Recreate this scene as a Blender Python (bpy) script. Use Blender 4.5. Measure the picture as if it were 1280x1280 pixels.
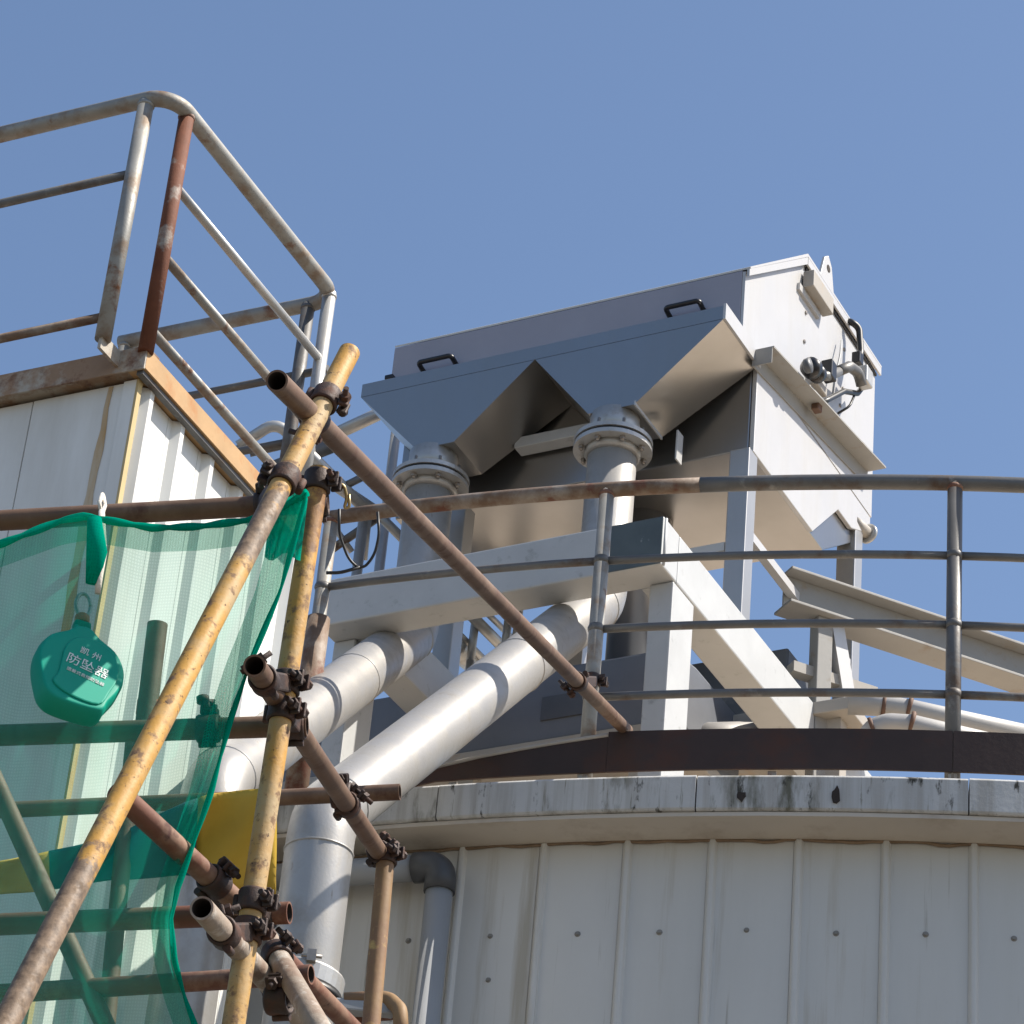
import bpy, bmesh, math, random
from mathutils import Vector, Matrix
random.seed(7)
for o in list(bpy.data.objects): bpy.data.objects.remove(o)
scn = bpy.context.scene
COL = scn.collection
R_ = math.radians
V = Vector
UP = V((0, 0, 1))
# ------------------------------------------------------------------ camera
FPX = 4000.0
PITCH, ROLL = R_(32.127), R_(5.513)
CAM = V((0, 0, 1.6))
_F = V((0, math.cos(PITCH), math.sin(PITCH)))
_U0 = V((0, -math.sin(PITCH), math.cos(PITCH)))
_R0 = V((1, 0, 0))
_R = _R0*math.cos(ROLL) + _U0*math.sin(ROLL)
_U = _U0*math.cos(ROLL) - _R0*math.sin(ROLL)
cd = bpy.data.cameras.new('camera'); cam = bpy.data.objects.new('camera', cd); COL.objects.link(cam)
cd.sensor_width = 36; cd.lens = 36*FPX/1280; cd.clip_start = 0.1; cd.clip_end = 6000
cam.matrix_world = Matrix(((_R.x, _U.x, -_F.x, CAM.x), (_R.y, _U.y, -_F.y, CAM.y), (_R.z, _U.z, -_F.z, CAM.z), (0, 0, 0, 1)))
scn.camera = cam
# ------------------------------------------------------------------ sky, sun, exposure
SUN_AZ, SUN_EL = R_(98), R_(52)
w = bpy.data.worlds.new('World'); scn.world = w; w.use_nodes = True
nt = w.node_tree; bg = nt.nodes['Background']
sky = nt.nodes.new('ShaderNodeTexSky'); sky.sky_type = 'NISHITA'; sky.sun_disc = False
sky.sun_elevation = SUN_EL; sky.sun_rotation = SUN_AZ
sky.altitude = 50; sky.air_density = 1.0; sky.dust_density = 1.0; sky.ozone_density = 2.2
nt.links.new(sky.outputs[0], bg.inputs[0]); bg.inputs[1].default_value = 0.10
sl = bpy.data.lights.new('sun', 'SUN'); sl.energy = 4.8; sl.angle = R_(0.53); sl.color = (1, 0.93, 0.83)
sun = bpy.data.objects.new('sun', sl); COL.objects.link(sun)
sdir = V((math.sin(SUN_AZ)*math.cos(SUN_EL), math.cos(SUN_AZ)*math.cos(SUN_EL), math.sin(SUN_EL)))
sun.rotation_euler = sdir.to_track_quat('Z', 'Y').to_euler(); sun.location = sdir*40
vs = scn.view_settings
vs.view_transform = 'Standard'; vs.look = 'None'; vs.gamma = 1; vs.use_curve_mapping = False; vs.exposure = 0.76

# ------------------------------------------------------------------ sight lines to measured positions
def ray(x, y): return (_F*FPX + _R*(x-640) - _U*(y-640)).normalized()
def at(x, y, D): return CAM + ray(x, y)*D
def onpl(x, y, p, n):
    d = ray(x, y); return CAM + d*((p-CAM).dot(n)/d.dot(n))
def onz(x, y, z):
    d = ray(x, y); return CAM + d*((z-CAM.z)/d.z)
TC = V((2.19, 14.54))                      # tank axis
def onR(x, y, R):
    d = ray(x, y); a = d.x**2+d.y**2; ox, oy = CAM.x-TC.x, CAM.y-TC.y
    b = 2*(d.x*ox+d.y*oy); c = ox*ox+oy*oy-R*R
    return CAM + d*((-b-math.sqrt(b*b-4*a*c))/(2*a))
def rc(deg, R, z): a = R_(deg); return V((TC.x+R*math.sin(a), TC.y-R*math.cos(a), z))

# ------------------------------------------------------------------ materials
MATS = {}
def mat(name, col, rough=0.6, metal=0.0, var=0.12, scale=6.0, bump=0.0, bscale=60.0, layers=(), spec=0.5, stretch=(1, 1, 1)):
    """base colour with broad noise variation, then worn layers: (colour, noise scale, threshold, softness, roughness, stretch)"""
    m = bpy.data.materials.new(name); m.use_nodes = True; n = m.node_tree; L = n.links.new
    b = n.nodes['Principled BSDF']
    tc = n.nodes.new('ShaderNodeNewGeometry')
    def mapped(st):
        mp = n.nodes.new('ShaderNodeMapping'); mp.inputs['Scale'].default_value = st
        L(tc.outputs['Position'], mp.inputs['Vector']); return mp.outputs[0]
    def noise(sc, st, det=6.0, rgh=0.6):
        t = n.nodes.new('ShaderNodeTexNoise'); t.inputs['Scale'].default_value = sc; t.inputs['Detail'].default_value = det
        t.inputs['Roughness'].default_value = rgh; L(mapped(st), t.inputs['Vector']); return t.outputs['Fac']
    nz = noise(scale, stretch)
    r = n.nodes.new('ShaderNodeMapRange'); r.inputs[1].default_value = 0.25; r.inputs[2].default_value = 0.75
    r.inputs[3].default_value = 1-var; r.inputs[4].default_value = 1+var; L(nz, r.inputs[0])
    mx = n.nodes.new('ShaderNodeVectorMath'); mx.operation = 'SCALE'; mx.inputs[0].default_value = col[:3]; L(r.outputs[0], mx.inputs['Scale'])
    cur = mx.outputs[0]; rcur = None
    for (lc, ls, th, soft, lr, st) in layers:
        f = noise(ls, st, 8.0, 0.65)
        k = n.nodes.new('ShaderNodeMapRange'); k.inputs[1].default_value = th-soft; k.inputs[2].default_value = th+soft; k.clamp = True; L(f, k.inputs[0])
        mm = n.nodes.new('ShaderNodeMix'); mm.data_type = 'RGBA'; L(k.outputs[0], mm.inputs[0]); L(cur, mm.inputs[6]); mm.inputs[7].default_value = (*lc, 1)
        cur = mm.outputs[2]
        rm = n.nodes.new('ShaderNodeMix'); rm.data_type = 'FLOAT'; L(k.outputs[0], rm.inputs[0])
        if rcur is None: rm.inputs[2].default_value = rough
        else: L(rcur, rm.inputs[2])
        rm.inputs[3].default_value = lr; rcur = rm.outputs[0]
    L(cur, b.inputs['Base Color'])
    if rcur is not None: L(rcur, b.inputs['Roughness'])
    else: b.inputs['Roughness'].default_value = rough
    b.inputs['Metallic'].default_value = metal; b.inputs['Specular IOR Level'].default_value = spec
    if bump:
        bp = n.nodes.new('ShaderNodeBump'); bp.inputs['Strength'].default_value = bump; bp.inputs['Distance'].default_value = 0.004
        L(noise(bscale, (1, 1, 1)), bp.inputs['Height']); L(bp.outputs[0], b.inputs['Normal'])
    MATS[name] = m; return m
U1 = (1, 1, 1)
mat('stainless', (0.365, 0.355, 0.345), 0.28, 0.92, 0.04, 3, 0.12, 4, [((0.33, 0.32, 0.30), 3, 0.60, 0.2, 0.36, (1, 1, 0.3))])
mat('duct', (0.37, 0.36, 0.345), 0.40, 0.35, 0.10, 7, 0.12, 140, [((0.30, 0.285, 0.26), 14, 0.58, 0.14, 0.55, U1), ((0.24, 0.22, 0.19), 5, 0.66, 0.06, 0.6, (1, 1, 0.4)), ((0.20, 0.17, 0.13), 38, 0.70, 0.05, 0.7, (1, 1, 0.2))])
mat('white_metal', (0.50, 0.495, 0.49), 0.42, 0.25, 0.05, 4, 0.08, 5, [((0.45, 0.44, 0.42), 7, 0.60, 0.15, 0.5, (1, 1, 0.15))])
mat('leg_metal', (0.40, 0.395, 0.385), 0.38, 0.6, 0.06, 5, 0.04, 30)
mat('beam_grey', (0.27, 0.262, 0.245), 0.6, 0.0, 0.1, 5, 0.1, 50, [((0.24, 0.19, 0.14), 9, 0.64, 0.08, 0.75, U1)])
mat('grey_panel', (0.33, 0.315, 0.345), 0.42, 0.3, 0.06, 4, 0.03, 30)
mat('frame_paint', (0.44, 0.45, 0.45), 0.5, 0.05, 0.08, 6, 0.08, 60, [((0.28, 0.285, 0.28), 18, 0.68, 0.08, 0.6, U1)])
mat('galv', (0.27, 0.265, 0.245), 0.55, 0.3, 0.18, 14, 0.15, 120, [((0.22, 0.165, 0.12), 11, 0.56, 0.08, 0.7, U1), ((0.17, 0.075, 0.037), 8, 0.635, 0.05, 0.85, U1)])
mat('galv_clean', (0.42, 0.415, 0.40), 0.42, 0.5, 0.12, 12, 0.08, 100, [((0.34, 0.32, 0.29), 15, 0.63, 0.08, 0.6, U1)])
mat('rail_grey', (0.125, 0.122, 0.118), 0.5, 0.3, 0.2, 10, 0.15, 110, [((0.10, 0.065, 0.045), 7, 0.62, 0.08, 0.8, U1), ((0.21, 0.205, 0.195), 18, 0.66, 0.06, 0.5, U1)])
mat('rail_rust', (0.15, 0.095, 0.06), 0.7, 0.1, 0.25, 10, 0.2, 110, [((0.26, 0.22, 0.18), 9, 0.55, 0.1, 0.6, U1), ((0.13, 0.05, 0.03), 12, 0.62, 0.06, 0.85, U1)])
mat('rust_post', (0.125, 0.040, 0.017), 0.8, 0.05, 0.3, 12, 0.25, 110, [((0.27, 0.25, 0.22), 9, 0.595, 0.06, 0.6, U1)])
mat('yellow_tube', (0.46, 0.245, 0.045), 0.6, 0.0, 0.18, 9, 0.25, 120,
    [((0.40, 0.29, 0.15), 7, 0.54, 0.1, 0.7, U1), ((0.19, 0.11, 0.055), 34, 0.585, 0.045, 0.8, U1), ((0.055, 0.035, 0.022), 95, 0.645, 0.03, 0.85, U1), ((0.18, 0.11, 0.07), 4.5, 0.64, 0.05, 0.85, U1)])
mat('yellow_worn', (0.30, 0.215, 0.165), 0.8, 0.05, 0.25, 20, 0.35, 120,
    [((0.58, 0.36, 0.10), 14, 0.56, 0.08, 0.65, U1), ((0.13, 0.10, 0.085), 40, 0.56, 0.05, 0.85, U1), ((0.46, 0.41, 0.38), 60, 0.66, 0.04, 0.8, U1)])
def banded(name, base, over, bands, soft):
    m = MATS[base].copy(); m.name = name; n = m.node_tree; L = n.links.new; b = n.nodes['Principled BSDF']
    src = b.inputs['Base Color'].links[0].from_socket
    g = n.nodes.new('ShaderNodeNewGeometry'); sx = n.nodes.new('ShaderNodeSeparateXYZ'); L(g.outputs['Position'], sx.inputs[0])
    def nz(sc, det=8):
        t = n.nodes.new('ShaderNodeTexNoise'); t.inputs['Scale'].default_value = sc; t.inputs['Detail'].default_value = det; t.inputs['Roughness'].default_value = .65; L(g.outputs['Position'], t.inputs['Vector']); return t.outputs[0]
    def mth(op, a, c):
        q = n.nodes.new('ShaderNodeMath'); q.operation = op
        for i, x in enumerate((a, c)):
            if isinstance(x, (int, float)): q.inputs[i].default_value = x
            else: L(x, q.inputs[i])
        return q.outputs[0]
    zz = sx.outputs[2]; tot = None
    for lo, hi in bands:
        u = mth('MULTIPLY', mth('SUBTRACT', zz, lo), 1/soft); d = mth('MULTIPLY', mth('SUBTRACT', hi, zz), 1/soft)
        k = mth('MINIMUM', mth('MINIMUM', u, d), 1.0); tot = k if tot is None else mth('MAXIMUM', tot, k)
    f = mth('ADD', mth('MULTIPLY', tot, .30), mth('SUBTRACT', nz(16), .62))
    r = n.nodes.new('ShaderNodeMapRange'); r.inputs[1].default_value = -.02; r.inputs[2].default_value = .05; L(f, r.inputs[0])
    c2 = n.nodes.new('ShaderNodeMapRange'); c2.inputs[1].default_value = .35; c2.inputs[2].default_value = .65; L(nz(60), c2.inputs[0])
    oc = n.nodes.new('ShaderNodeMix'); oc.data_type = 'RGBA'; oc.inputs[6].default_value = (*over[0], 1); oc.inputs[7].default_value = (*over[1], 1); L(c2.outputs[0], oc.inputs[0])
    mx = n.nodes.new('ShaderNodeMix'); mx.data_type = 'RGBA'; L(r.outputs[0], mx.inputs[0]); L(src, mx.inputs[6]); L(oc.outputs[2], mx.inputs[7]); L(mx.outputs[2], b.inputs['Base Color'])
    MATS[name] = m
_a, _b = at(437, 440, 5.72), at(30, 1235, 4.55)
_z = lambda f: _a.z+(_b.z-_a.z)*f
banded('yellow_banded', 'yellow_tube', ((0.10, 0.065, 0.04), (0.26, 0.18, 0.115)), [(_z(.42), _z(.235)), (_z(1.9), _z(.80))], .10)
banded('yellow_pole', 'yellow_tube', ((0.16, 0.075, 0.03), (0.34, 0.17, 0.05)), [(4.42, 4.75)], .20)
mat('brown_tube', (0.125, 0.070, 0.040), 0.62, 0.1, 0.25, 9, 0.15, 100, [((0.185, 0.118, 0.075), 7, 0.58, 0.1, 0.6, U1), ((0.085, 0.038, 0.024), 13, 0.62, 0.07, 0.8, U1)])
mat('red_tube', (0.145, 0.056, 0.032), 0.65, 0.05, 0.25, 9, 0.15, 100, [((0.27, 0.17, 0.11), 8, 0.57, 0.09, 0.65, U1), ((0.09, 0.04, 0.03), 16, 0.64, 0.05, 0.85, U1)])
mat('mortar_tube', (0.29, 0.235, 0.185), 0.85, 0.0, 0.22, 12, 0.5, 70, [((0.20, 0.13, 0.09), 10, 0.58, 0.08, 0.75, U1), ((0.46, 0.42, 0.37), 28, 0.62, 0.07, 0.9, U1)])
mat('yellow_brown_tube', (0.25, 0.15, 0.065), 0.65, 0.0, 0.25, 8, 0.2, 100, [((0.20, 0.11, 0.065), 6, 0.52, 0.1, 0.75, U1), ((0.60, 0.42, 0.13), 12, 0.63, 0.07, 0.6, U1)])
mat('tube_inside', (0.03, 0.022, 0.018), 0.9)
mat('clamp_iron', (0.042, 0.027, 0.022), 0.6, 0.3, 0.35, 30, 0.3, 150, [((0.10, 0.045, 0.028), 20, 0.58, 0.08, 0.85, U1)])
mat('screw_grey', (0.22, 0.21, 0.19), 0.6, 0.2)
mat('bolt_steel', (0.30, 0.27, 0.24), 0.4, 0.7, 0.2, 40)
mat('black_rubber', (0.012, 0.012, 0.013), 0.45)
mat('black_plastic', (0.010, 0.010, 0.013), 0.35)
mat('toe_steel', (0.030, 0.016, 0.012), 0.65, 0.1, 0.3, 5, 0.15, 60, [((0.055, 0.022, 0.014), 6, 0.6, 0.1, 0.8, U1)])
mat('tank_panel', (0.55, 0.545, 0.52), 0.5, 0.0, 0.06, 1.4, 0.35, 3.5,
    [((0.48, 0.475, 0.445), 2.2, 0.58, 0.15, 0.55, (1, 1, 0.12)), ((0.40, 0.37, 0.31), 14, 0.63, 0.08, 0.6, (1, 1, 0.05)), ((0.30, 0.28, 0.24), 45, 0.70, 0.06, 0.6, (1, 1, 0.03))])
mat('flashing', (0.50, 0.45, 0.385), 0.6, 0.0, 0.08, 3, 0.05, 40, [((0.36, 0.30, 0.24), 5, 0.62, 0.1, 0.7, U1)])
mat('cornice', (0.46, 0.46, 0.45), 0.75, 0.0, 0.10, 4, 0.3, 60,
    [((0.36, 0.35, 0.33), 26, 0.54, 0.08, 0.8, (1, 1, 0.04)), ((0.12, 0.115, 0.085), 9, 0.605, 0.06, 0.85, (1, 1, 0.22)), ((0.045, 0.043, 0.034), 26, 0.635, 0.04, 0.9, (1, 1, 0.35)), ((0.20, 0.19, 0.15), 60, 0.66, 0.04, 0.9, (1, 1, 0.05))])
mat('roof_screed', (0.60, 0.49, 0.37), 0.8, 0.0, 0.15, 2, 0.2, 30)
mat('tower_sheet', (0.70, 0.70, 0.67), 0.5, 0.0, 0.05, 2, 0.02, 20,
    [((0.58, 0.57, 0.53), 4, 0.6, 0.12, 0.6, (1, 1, 0.15)), ((0.38, 0.24, 0.11), 5, 0.715, 0.03, 0.8, (1.4, 1.4, 0.07)), ((0.12, 0.11, 0.10), 70, 0.735, 0.015, 0.8, (1, 1, 0.5))])
mat('rust_streak', (0.42, 0.25, 0.095), 0.8, 0.0, 0.2, 9, 0.1, 60, [((0.50, 0.42, 0.30), 9, 0.50, 0.12, 0.7, (1, 1, 0.2))])
mat('corner_trim', (0.50, 0.38, 0.18), 0.6, 0.0, 0.12, 6, 0.1, 50, [((0.45, 0.25, 0.08), 9, 0.6, 0.08, 0.8, (1, 1, 0.3))])
mat('fascia_rust', (0.30, 0.20, 0.13), 0.75, 0.1, 0.25, 7, 0.25, 70, [((0.40, 0.36, 0.30), 8, 0.53, 0.06, 0.6, U1), ((0.12, 0.05, 0.03), 7, 0.57, 0.06, 0.85, U1)])
mat('fascia_tan', (0.42, 0.26, 0.12), 0.65, 0.05, 0.15, 8, 0.15, 70, [((0.40, 0.20, 0.08), 10, 0.60, 0.07, 0.8, U1)])
mat('tarp_yellow', (0.50, 0.32, 0.03), 0.7, 0, 0.12, 6, 0.2, 30)
mat('tarp_blue', (0.02, 0.10, 0.13), 0.7, 0, 0.15, 6, 0.2, 30)
mat('device_green', (0.0, 0.28, 0.19), 0.5, 0, 0.05, 5, spec=0.25)
mat('print_white', (0.62, 0.68, 0.65), 0.7, 0, 0.2, 90)
mat('red_tape', (0.45, 0.09, 0.04), 0.6)
mat('brass', (0.45, 0.33, 0.16), 0.4, 0.8, 0.2, 30)
mat('orange_rubber', (0.50, 0.14, 0.05), 0.5)
mat('rope', (0.62, 0.58, 0.50), 0.9, 0, 0.2, 60, 0.5, 200)
mat('pvc_grey', (0.30, 0.31, 0.32), 0.5, 0, 0.08, 4)
mat('pvc_dark', (0.055, 0.058, 0.064), 0.5, 0, 0.1, 6)
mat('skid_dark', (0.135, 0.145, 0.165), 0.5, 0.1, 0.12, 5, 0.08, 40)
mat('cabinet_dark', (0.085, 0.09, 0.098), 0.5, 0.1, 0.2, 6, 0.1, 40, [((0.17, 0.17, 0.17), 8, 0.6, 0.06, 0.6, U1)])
mat('beam_tan', (0.33, 0.305, 0.27), 0.6, 0.0, 0.08, 5, 0.1, 50, [((0.36, 0.28, 0.2), 9, 0.64, 0.08, 0.75, U1)])
mat('lag_pipe', (0.36, 0.35, 0.335), 0.55, 0.1, 0.1, 5, 0.1, 50)
mat('rust_ring', (0.13, 0.07, 0.045), 0.7, 0.1, 0.2, 15)
mat('sealant', (0.20, 0.14, 0.09), 0.8, 0, 0.3, 20)
mat('concrete', (0.125, 0.108, 0.085), 0.9, 0, 0.15, 0.4, 0.2, 10)
# shade netting: open weave, part light goes straight through, part is scattered green
def net_mat(name, dens):
    m = bpy.data.materials.new(name); m.use_nodes = True; n = m.node_tree; L = n.links.new
    n.nodes.remove(n.nodes['Principled BSDF']); out = n.nodes['Material Output']
    tr = n.nodes.new('ShaderNodeBsdfTransparent'); tr.inputs[0].default_value = (0.84, 0.99, 0.93, 1)
    df = n.nodes.new('ShaderNodeBsdfDiffuse'); df.inputs[0].default_value = (0.0, 0.34, 0.235, 1)
    tl = n.nodes.new('ShaderNodeBsdfTranslucent'); tl.inputs[0].default_value = (0.0, 0.42, 0.29, 1)
    ad = n.nodes.new('ShaderNodeMixShader'); ad.inputs[0].default_value = 0.5; L(df.outputs[0], ad.inputs[1]); L(tl.outputs[0], ad.inputs[2])
    g = n.nodes.new('ShaderNodeNewGeometry'); nz = n.nodes.new('ShaderNodeTexNoise'); nz.inputs['Scale'].default_value = 5; L(g.outputs['Position'], nz.inputs['Vector'])
    sx = n.nodes.new('ShaderNodeSeparateXYZ'); L(g.outputs['Position'], sx.inputs[0])
    def thread(sock, period):
        a = n.nodes.new('ShaderNodeMath'); a.operation = 'MULTIPLY'; a.inputs[1].default_value = math.pi/period; L(sock, a.inputs[0])
        b = n.nodes.new('ShaderNodeMath'); b.operation = 'SINE'; L(a.outputs[0], b.inputs[0])
        c = n.nodes.new('ShaderNodeMath'); c.operation = 'ABSOLUTE'; L(b.outputs[0], c.inputs[0]); return c.outputs[0]
    wv = n.nodes.new('ShaderNodeMath'); wv.operation = 'MAXIMUM'; L(thread(sx.outputs[0], .0047), wv.inputs[0]); L(thread(sx.outputs[2], .0056), wv.inputs[1])
    r = n.nodes.new('ShaderNodeMapRange'); r.inputs[1].default_value = .3; r.inputs[2].default_value = .7; r.inputs[3].default_value = dens*.85; r.inputs[4].default_value = dens*1.15; L(nz.outputs[0], r.inputs[0])
    r2 = n.nodes.new('ShaderNodeMapRange'); r2.inputs[1].default_value = .5; r2.inputs[2].default_value = 1.0; r2.inputs[3].default_value = .88; r2.inputs[4].default_value = 1.08; L(wv.outputs[0], r2.inputs[0])
    mu = n.nodes.new('ShaderNodeMath'); mu.operation = 'MULTIPLY'; L(r.outputs[0], mu.inputs[0]); L(r2.outputs[0], mu.inputs[1])
    mx = n.nodes.new('ShaderNodeMixShader'); L(mu.outputs[0], mx.inputs[0]); L(tr.outputs[0], mx.inputs[1]); L(ad.outputs[0], mx.inputs[2])
    L(mx.outputs[0], out.inputs[0]); MATS[name] = m
net_mat('net', 0.40); net_mat('net_fold', 0.5); net_mat('net_hem', 0.93)

# ------------------------------------------------------------------ mesh helpers
def ortho(d):
    d = d.normalized(); a = V((0, 0, 1)) if abs(d.z) < 0.9 else V((1, 0, 0))
    u = d.cross(a).normalized(); return u, d.cross(u).normalized()
class MB:
    def __init__(s): s.v = []; s.f = []; s.sm = []; s.mi = []; s.cur = 0
    def add(s, vs, fs, smooth=False):
        o = len(s.v); s.v += [V(p) for p in vs]
        for f in fs: s.f.append([i+o for i in f]); s.sm.append(smooth); s.mi.append(s.cur)
        return s
    def box(s, c, a, b, d):                     # corner + three edge vectors
        p = [c, c+a, c+a+b, c+b]; p = p + [q+d for q in p]
        return s.add(p, [(3, 2, 1, 0), (4, 5, 6, 7), (0, 1, 5, 4), (1, 2, 6, 5), (2, 3, 7, 6), (3, 0, 4, 7)])
    def cbox(s, c, a, b, d): return s.box(c-a/2-b/2-d/2, a, b, d)
    def prism(s, pts, ext):
        n = len(pts); pts = [V(p) for p in pts]
        return s.add(pts+[p+ext for p in pts], [tuple(range(n))[::-1], tuple(range(n, 2*n))]+[(i, (i+1) % n, n+(i+1) % n, n+i) for i in range(n)])
    def frustum(s, A, B):                       # two loops of equal length
        n = len(A); return s.add(list(A)+list(B), [tuple(range(n))[::-1], tuple(range(n, 2*n))]+[(i, (i+1) % n, n+(i+1) % n, n+i) for i in range(n)])
    def lathe(s, o, d, prof, n=24, smooth=True, closed=False):
        d = d.normalized(); u, w = ortho(d); vs = []
        for (r, h) in prof:
            for k in range(n):
                a = 2*math.pi*k/n; vs.append(o+d*h+(u*math.cos(a)+w*math.sin(a))*r)
        m = len(prof); fs = []
        for i in range(m if closed else m-1):
            j = (i+1) % m
            for k in range(n): fs.append((i*n+k, i*n+(k+1) % n, j*n+(k+1) % n, j*n+k))
        s.add(vs, fs, smooth)
        if not closed:
            if prof[0][0] > 1e-6: s.f.append([len(s.v)-m*n+k for k in range(n)][::-1]); s.sm.append(False); s.mi.append(s.cur)
            if prof[-1][0] > 1e-6: s.f.append([len(s.v)-n+k for k in range(n)]); s.sm.append(False); s.mi.append(s.cur)
        return s
    def tube(s, a, b, r, n=18): L = (b-a).length; return s.lathe(a, b-a, [(r, 0), (r, L)], n)
    def hollow(s, a, b, r, t=0.0035, n=22, inner=1):     # open-ended scaffold tube, dark inside
        L = (b-a).length; h = min(.12, L*.3)
        s.lathe(a, b-a, [(r, 0), (r, L)], n); 
        for _ in range(2): s.f.pop(); s.sm.pop(); s.mi.pop()
        for (o, d) in ((a, b-a), (b, a-b)):
            s.lathe(o, d, [(r, 0), (r-t, 0)], n, False)
            for _ in range(2): s.f.pop(); s.sm.pop(); s.mi.pop()
            s.cur = inner; s.lathe(o, d, [(r-t, 0), (r-t, h)], n)
            s.f.pop(-2); s.sm.pop(-2); s.mi.pop(-2); s.cur = 0
        return s
    def path(s, pts, r, n=14, cap=True):
        pts = [V(p) for p in pts]; N = len(pts); tang = []
        for i in range(N):
            a = pts[max(i-1, 0)]; b = pts[min(i+1, N-1)]; tang.append((b-a).normalized())
        u, w = ortho(tang[0]); vs = []
        for i in range(N):
            if i:
                q = tang[i-1].rotation_difference(tang[i]); u = q @ u
            w = tang[i].cross(u).normalized(); rr = r[i] if isinstance(r, (list, tuple)) else r
            for k in range(n):
                a = 2*math.pi*k/n; vs.append(pts[i]+(u*math.cos(a)+w*math.sin(a))*rr)
        fs = [(i*n+k, i*n+(k+1) % n, (i+1)*n+(k+1) % n, (i+1)*n+k) for i in range(N-1) for k in range(n)]
        s.add(vs, fs, True)
        if cap:
            o = len(s.v)-len(vs)
            s.f += [[o+k for k in range(n)][::-1], [o+(N-1)*n+k for k in range(n)]]; s.sm += [False]*2; s.mi += [s.cur]*2
        return s
    def grid(s, P):                             # P[i][j] points
        a, b = len(P), len(P[0])
        return s.add([p for row in P for p in row], [(i*b+j, i*b+j+1, (i+1)*b+j+1, (i+1)*b+j) for i in range(a-1) for j in range(b-1)], True)
    def hexn(s, c, d, r, h): return s.lathe(c, d, [(r, 0), (r, h)], 6, False)
    def build(s, name, m, parent=None, bevel=0.0, recalc=True, base=None):
        base = base if base is not None else (root_loc(parent) if parent else V((0, 0, 0)))
        me = bpy.data.meshes.new(name); me.from_pydata([p-base for p in s.v], [], s.f)
        ms = m if isinstance(m, (list, tuple)) else [m]
        for q in ms: me.materials.append(MATS[q])
        me.polygons.foreach_set('use_smooth', s.sm); me.polygons.foreach_set('material_index', s.mi)
        if recalc:
            bm = bmesh.new(); bm.from_mesh(me); bmesh.ops.recalc_face_normals(bm, faces=bm.faces); bm.to_mesh(me); bm.free()
        o = bpy.data.objects.new(name, me); COL.objects.link(o)
        if parent: o.parent = parent
        else: o.location = base
        if bevel:
            b = o.modifiers.new('bevel', 'BEVEL'); b.width = bevel; b.segments = 2; b.limit_method = 'ANGLE'; b.angle_limit = R_(40)
        return o
ROOT = {}
def root_loc(o):
    while o.parent: o = o.parent
    return ROOT.get(o.name, V(o.location))
def tag(o, label, cat, group=None, kind=None):
    if label: o['label'] = label
    if cat: o['category'] = cat
    if group: o['group'] = group
    if kind: o['kind'] = kind
    return o
def thing(name, label, cat, loc, group=None):
    o = bpy.data.objects.new(name, None); COL.objects.link(o); o.location = loc; o.empty_display_size = .1
    ROOT[o.name] = V(loc); return tag(o, label, cat, group)
def fillet(pts, rad, seg=8):
    pts = [V(p) for p in pts]; out = [pts[0]]
    for i in range(1, len(pts)-1):
        p, a, b = pts[i], (pts[i-1]-pts[i]), (pts[i+1]-pts[i]); la, lb = a.length, b.length; a.normalize(); b.normalize()
        ang = a.angle(b); t = min(rad/math.tan(ang/2), la*.49, lb*.49)
        p0, p2 = p+a*t, p+b*t; r = t*math.tan(ang/2); c = p+(a+b).normalized()*(r/math.sin(ang/2))
        v0, v2 = p0-c, p2-c
        ta = v0.angle(v2)
        for k in range(seg+1):
            f_ = k/seg
            out.append(c + (v0*(math.sin((1-f_)*ta)/math.sin(ta))+v2*(math.sin(f_*ta)/math.sin(ta)) if ta > 1e-3 else v0.lerp(v2, f_)))
    out.append(pts[-1]); return out

# ================================================================== SETTING
g = MB(); g.add([(-2500, -2500, 0), (2500, -2500, 0), (2500, 2500, 0), (-2500, 2500, 0)], [(0, 1, 2, 3)])
tag(g.build('ground', 'concrete'), None, None, kind='structure')

# ------------------------------------------------------------------ storage tank
ZR, ZS = 5.70, 5.575          # roof edge, soffit
RC_, RW, RG = 6.95, 6.80, 6.66
tank = thing('storage_tank', 'round storage tank clad in pale grey ribbed sheet with stained white rim', 'tank', V((TC.x, TC.y, 0)))
def ring(a0, a1, n, prof, closed=True):
    m = MB(); P = [[rc(a0+(a1-a0)*i/n, r, z) for (r, z) in prof] for i in range(n+1)]
    k = len(prof); vs = [p for row in P for p in row]; fs = []
    for i in range(n):
        for j in range(k): fs.append((i*k+j, i*k+(j+1) % k, (i+1)*k+(j+1) % k, (i+1)*k+j))
    m.add(vs, fs, False); m.add(P[0], [tuple(range(k))]); m.add(P[-1], [tuple(range(k))]); return m
m = MB(); N = 128
vs = [rc(360*i/N, RW-0.012, 0) for i in range(N)]+[rc(360*i/N, RW-0.012, 5.60) for i in range(N)]
m.add(vs, [(i, (i+1) % N, N+(i+1) % N, N+i) for i in range(N)], True); m.build('wall_shell', 'tank_panel', tank)
m = MB(); m.lathe(V((TC.x, TC.y, 5.60)), V((0, 0, 1)), [(RC_-.16, 0), (RC_-.16, .085), (0.0001, .35)], 128); m.build('roof', 'roof_screed', tank)
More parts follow.
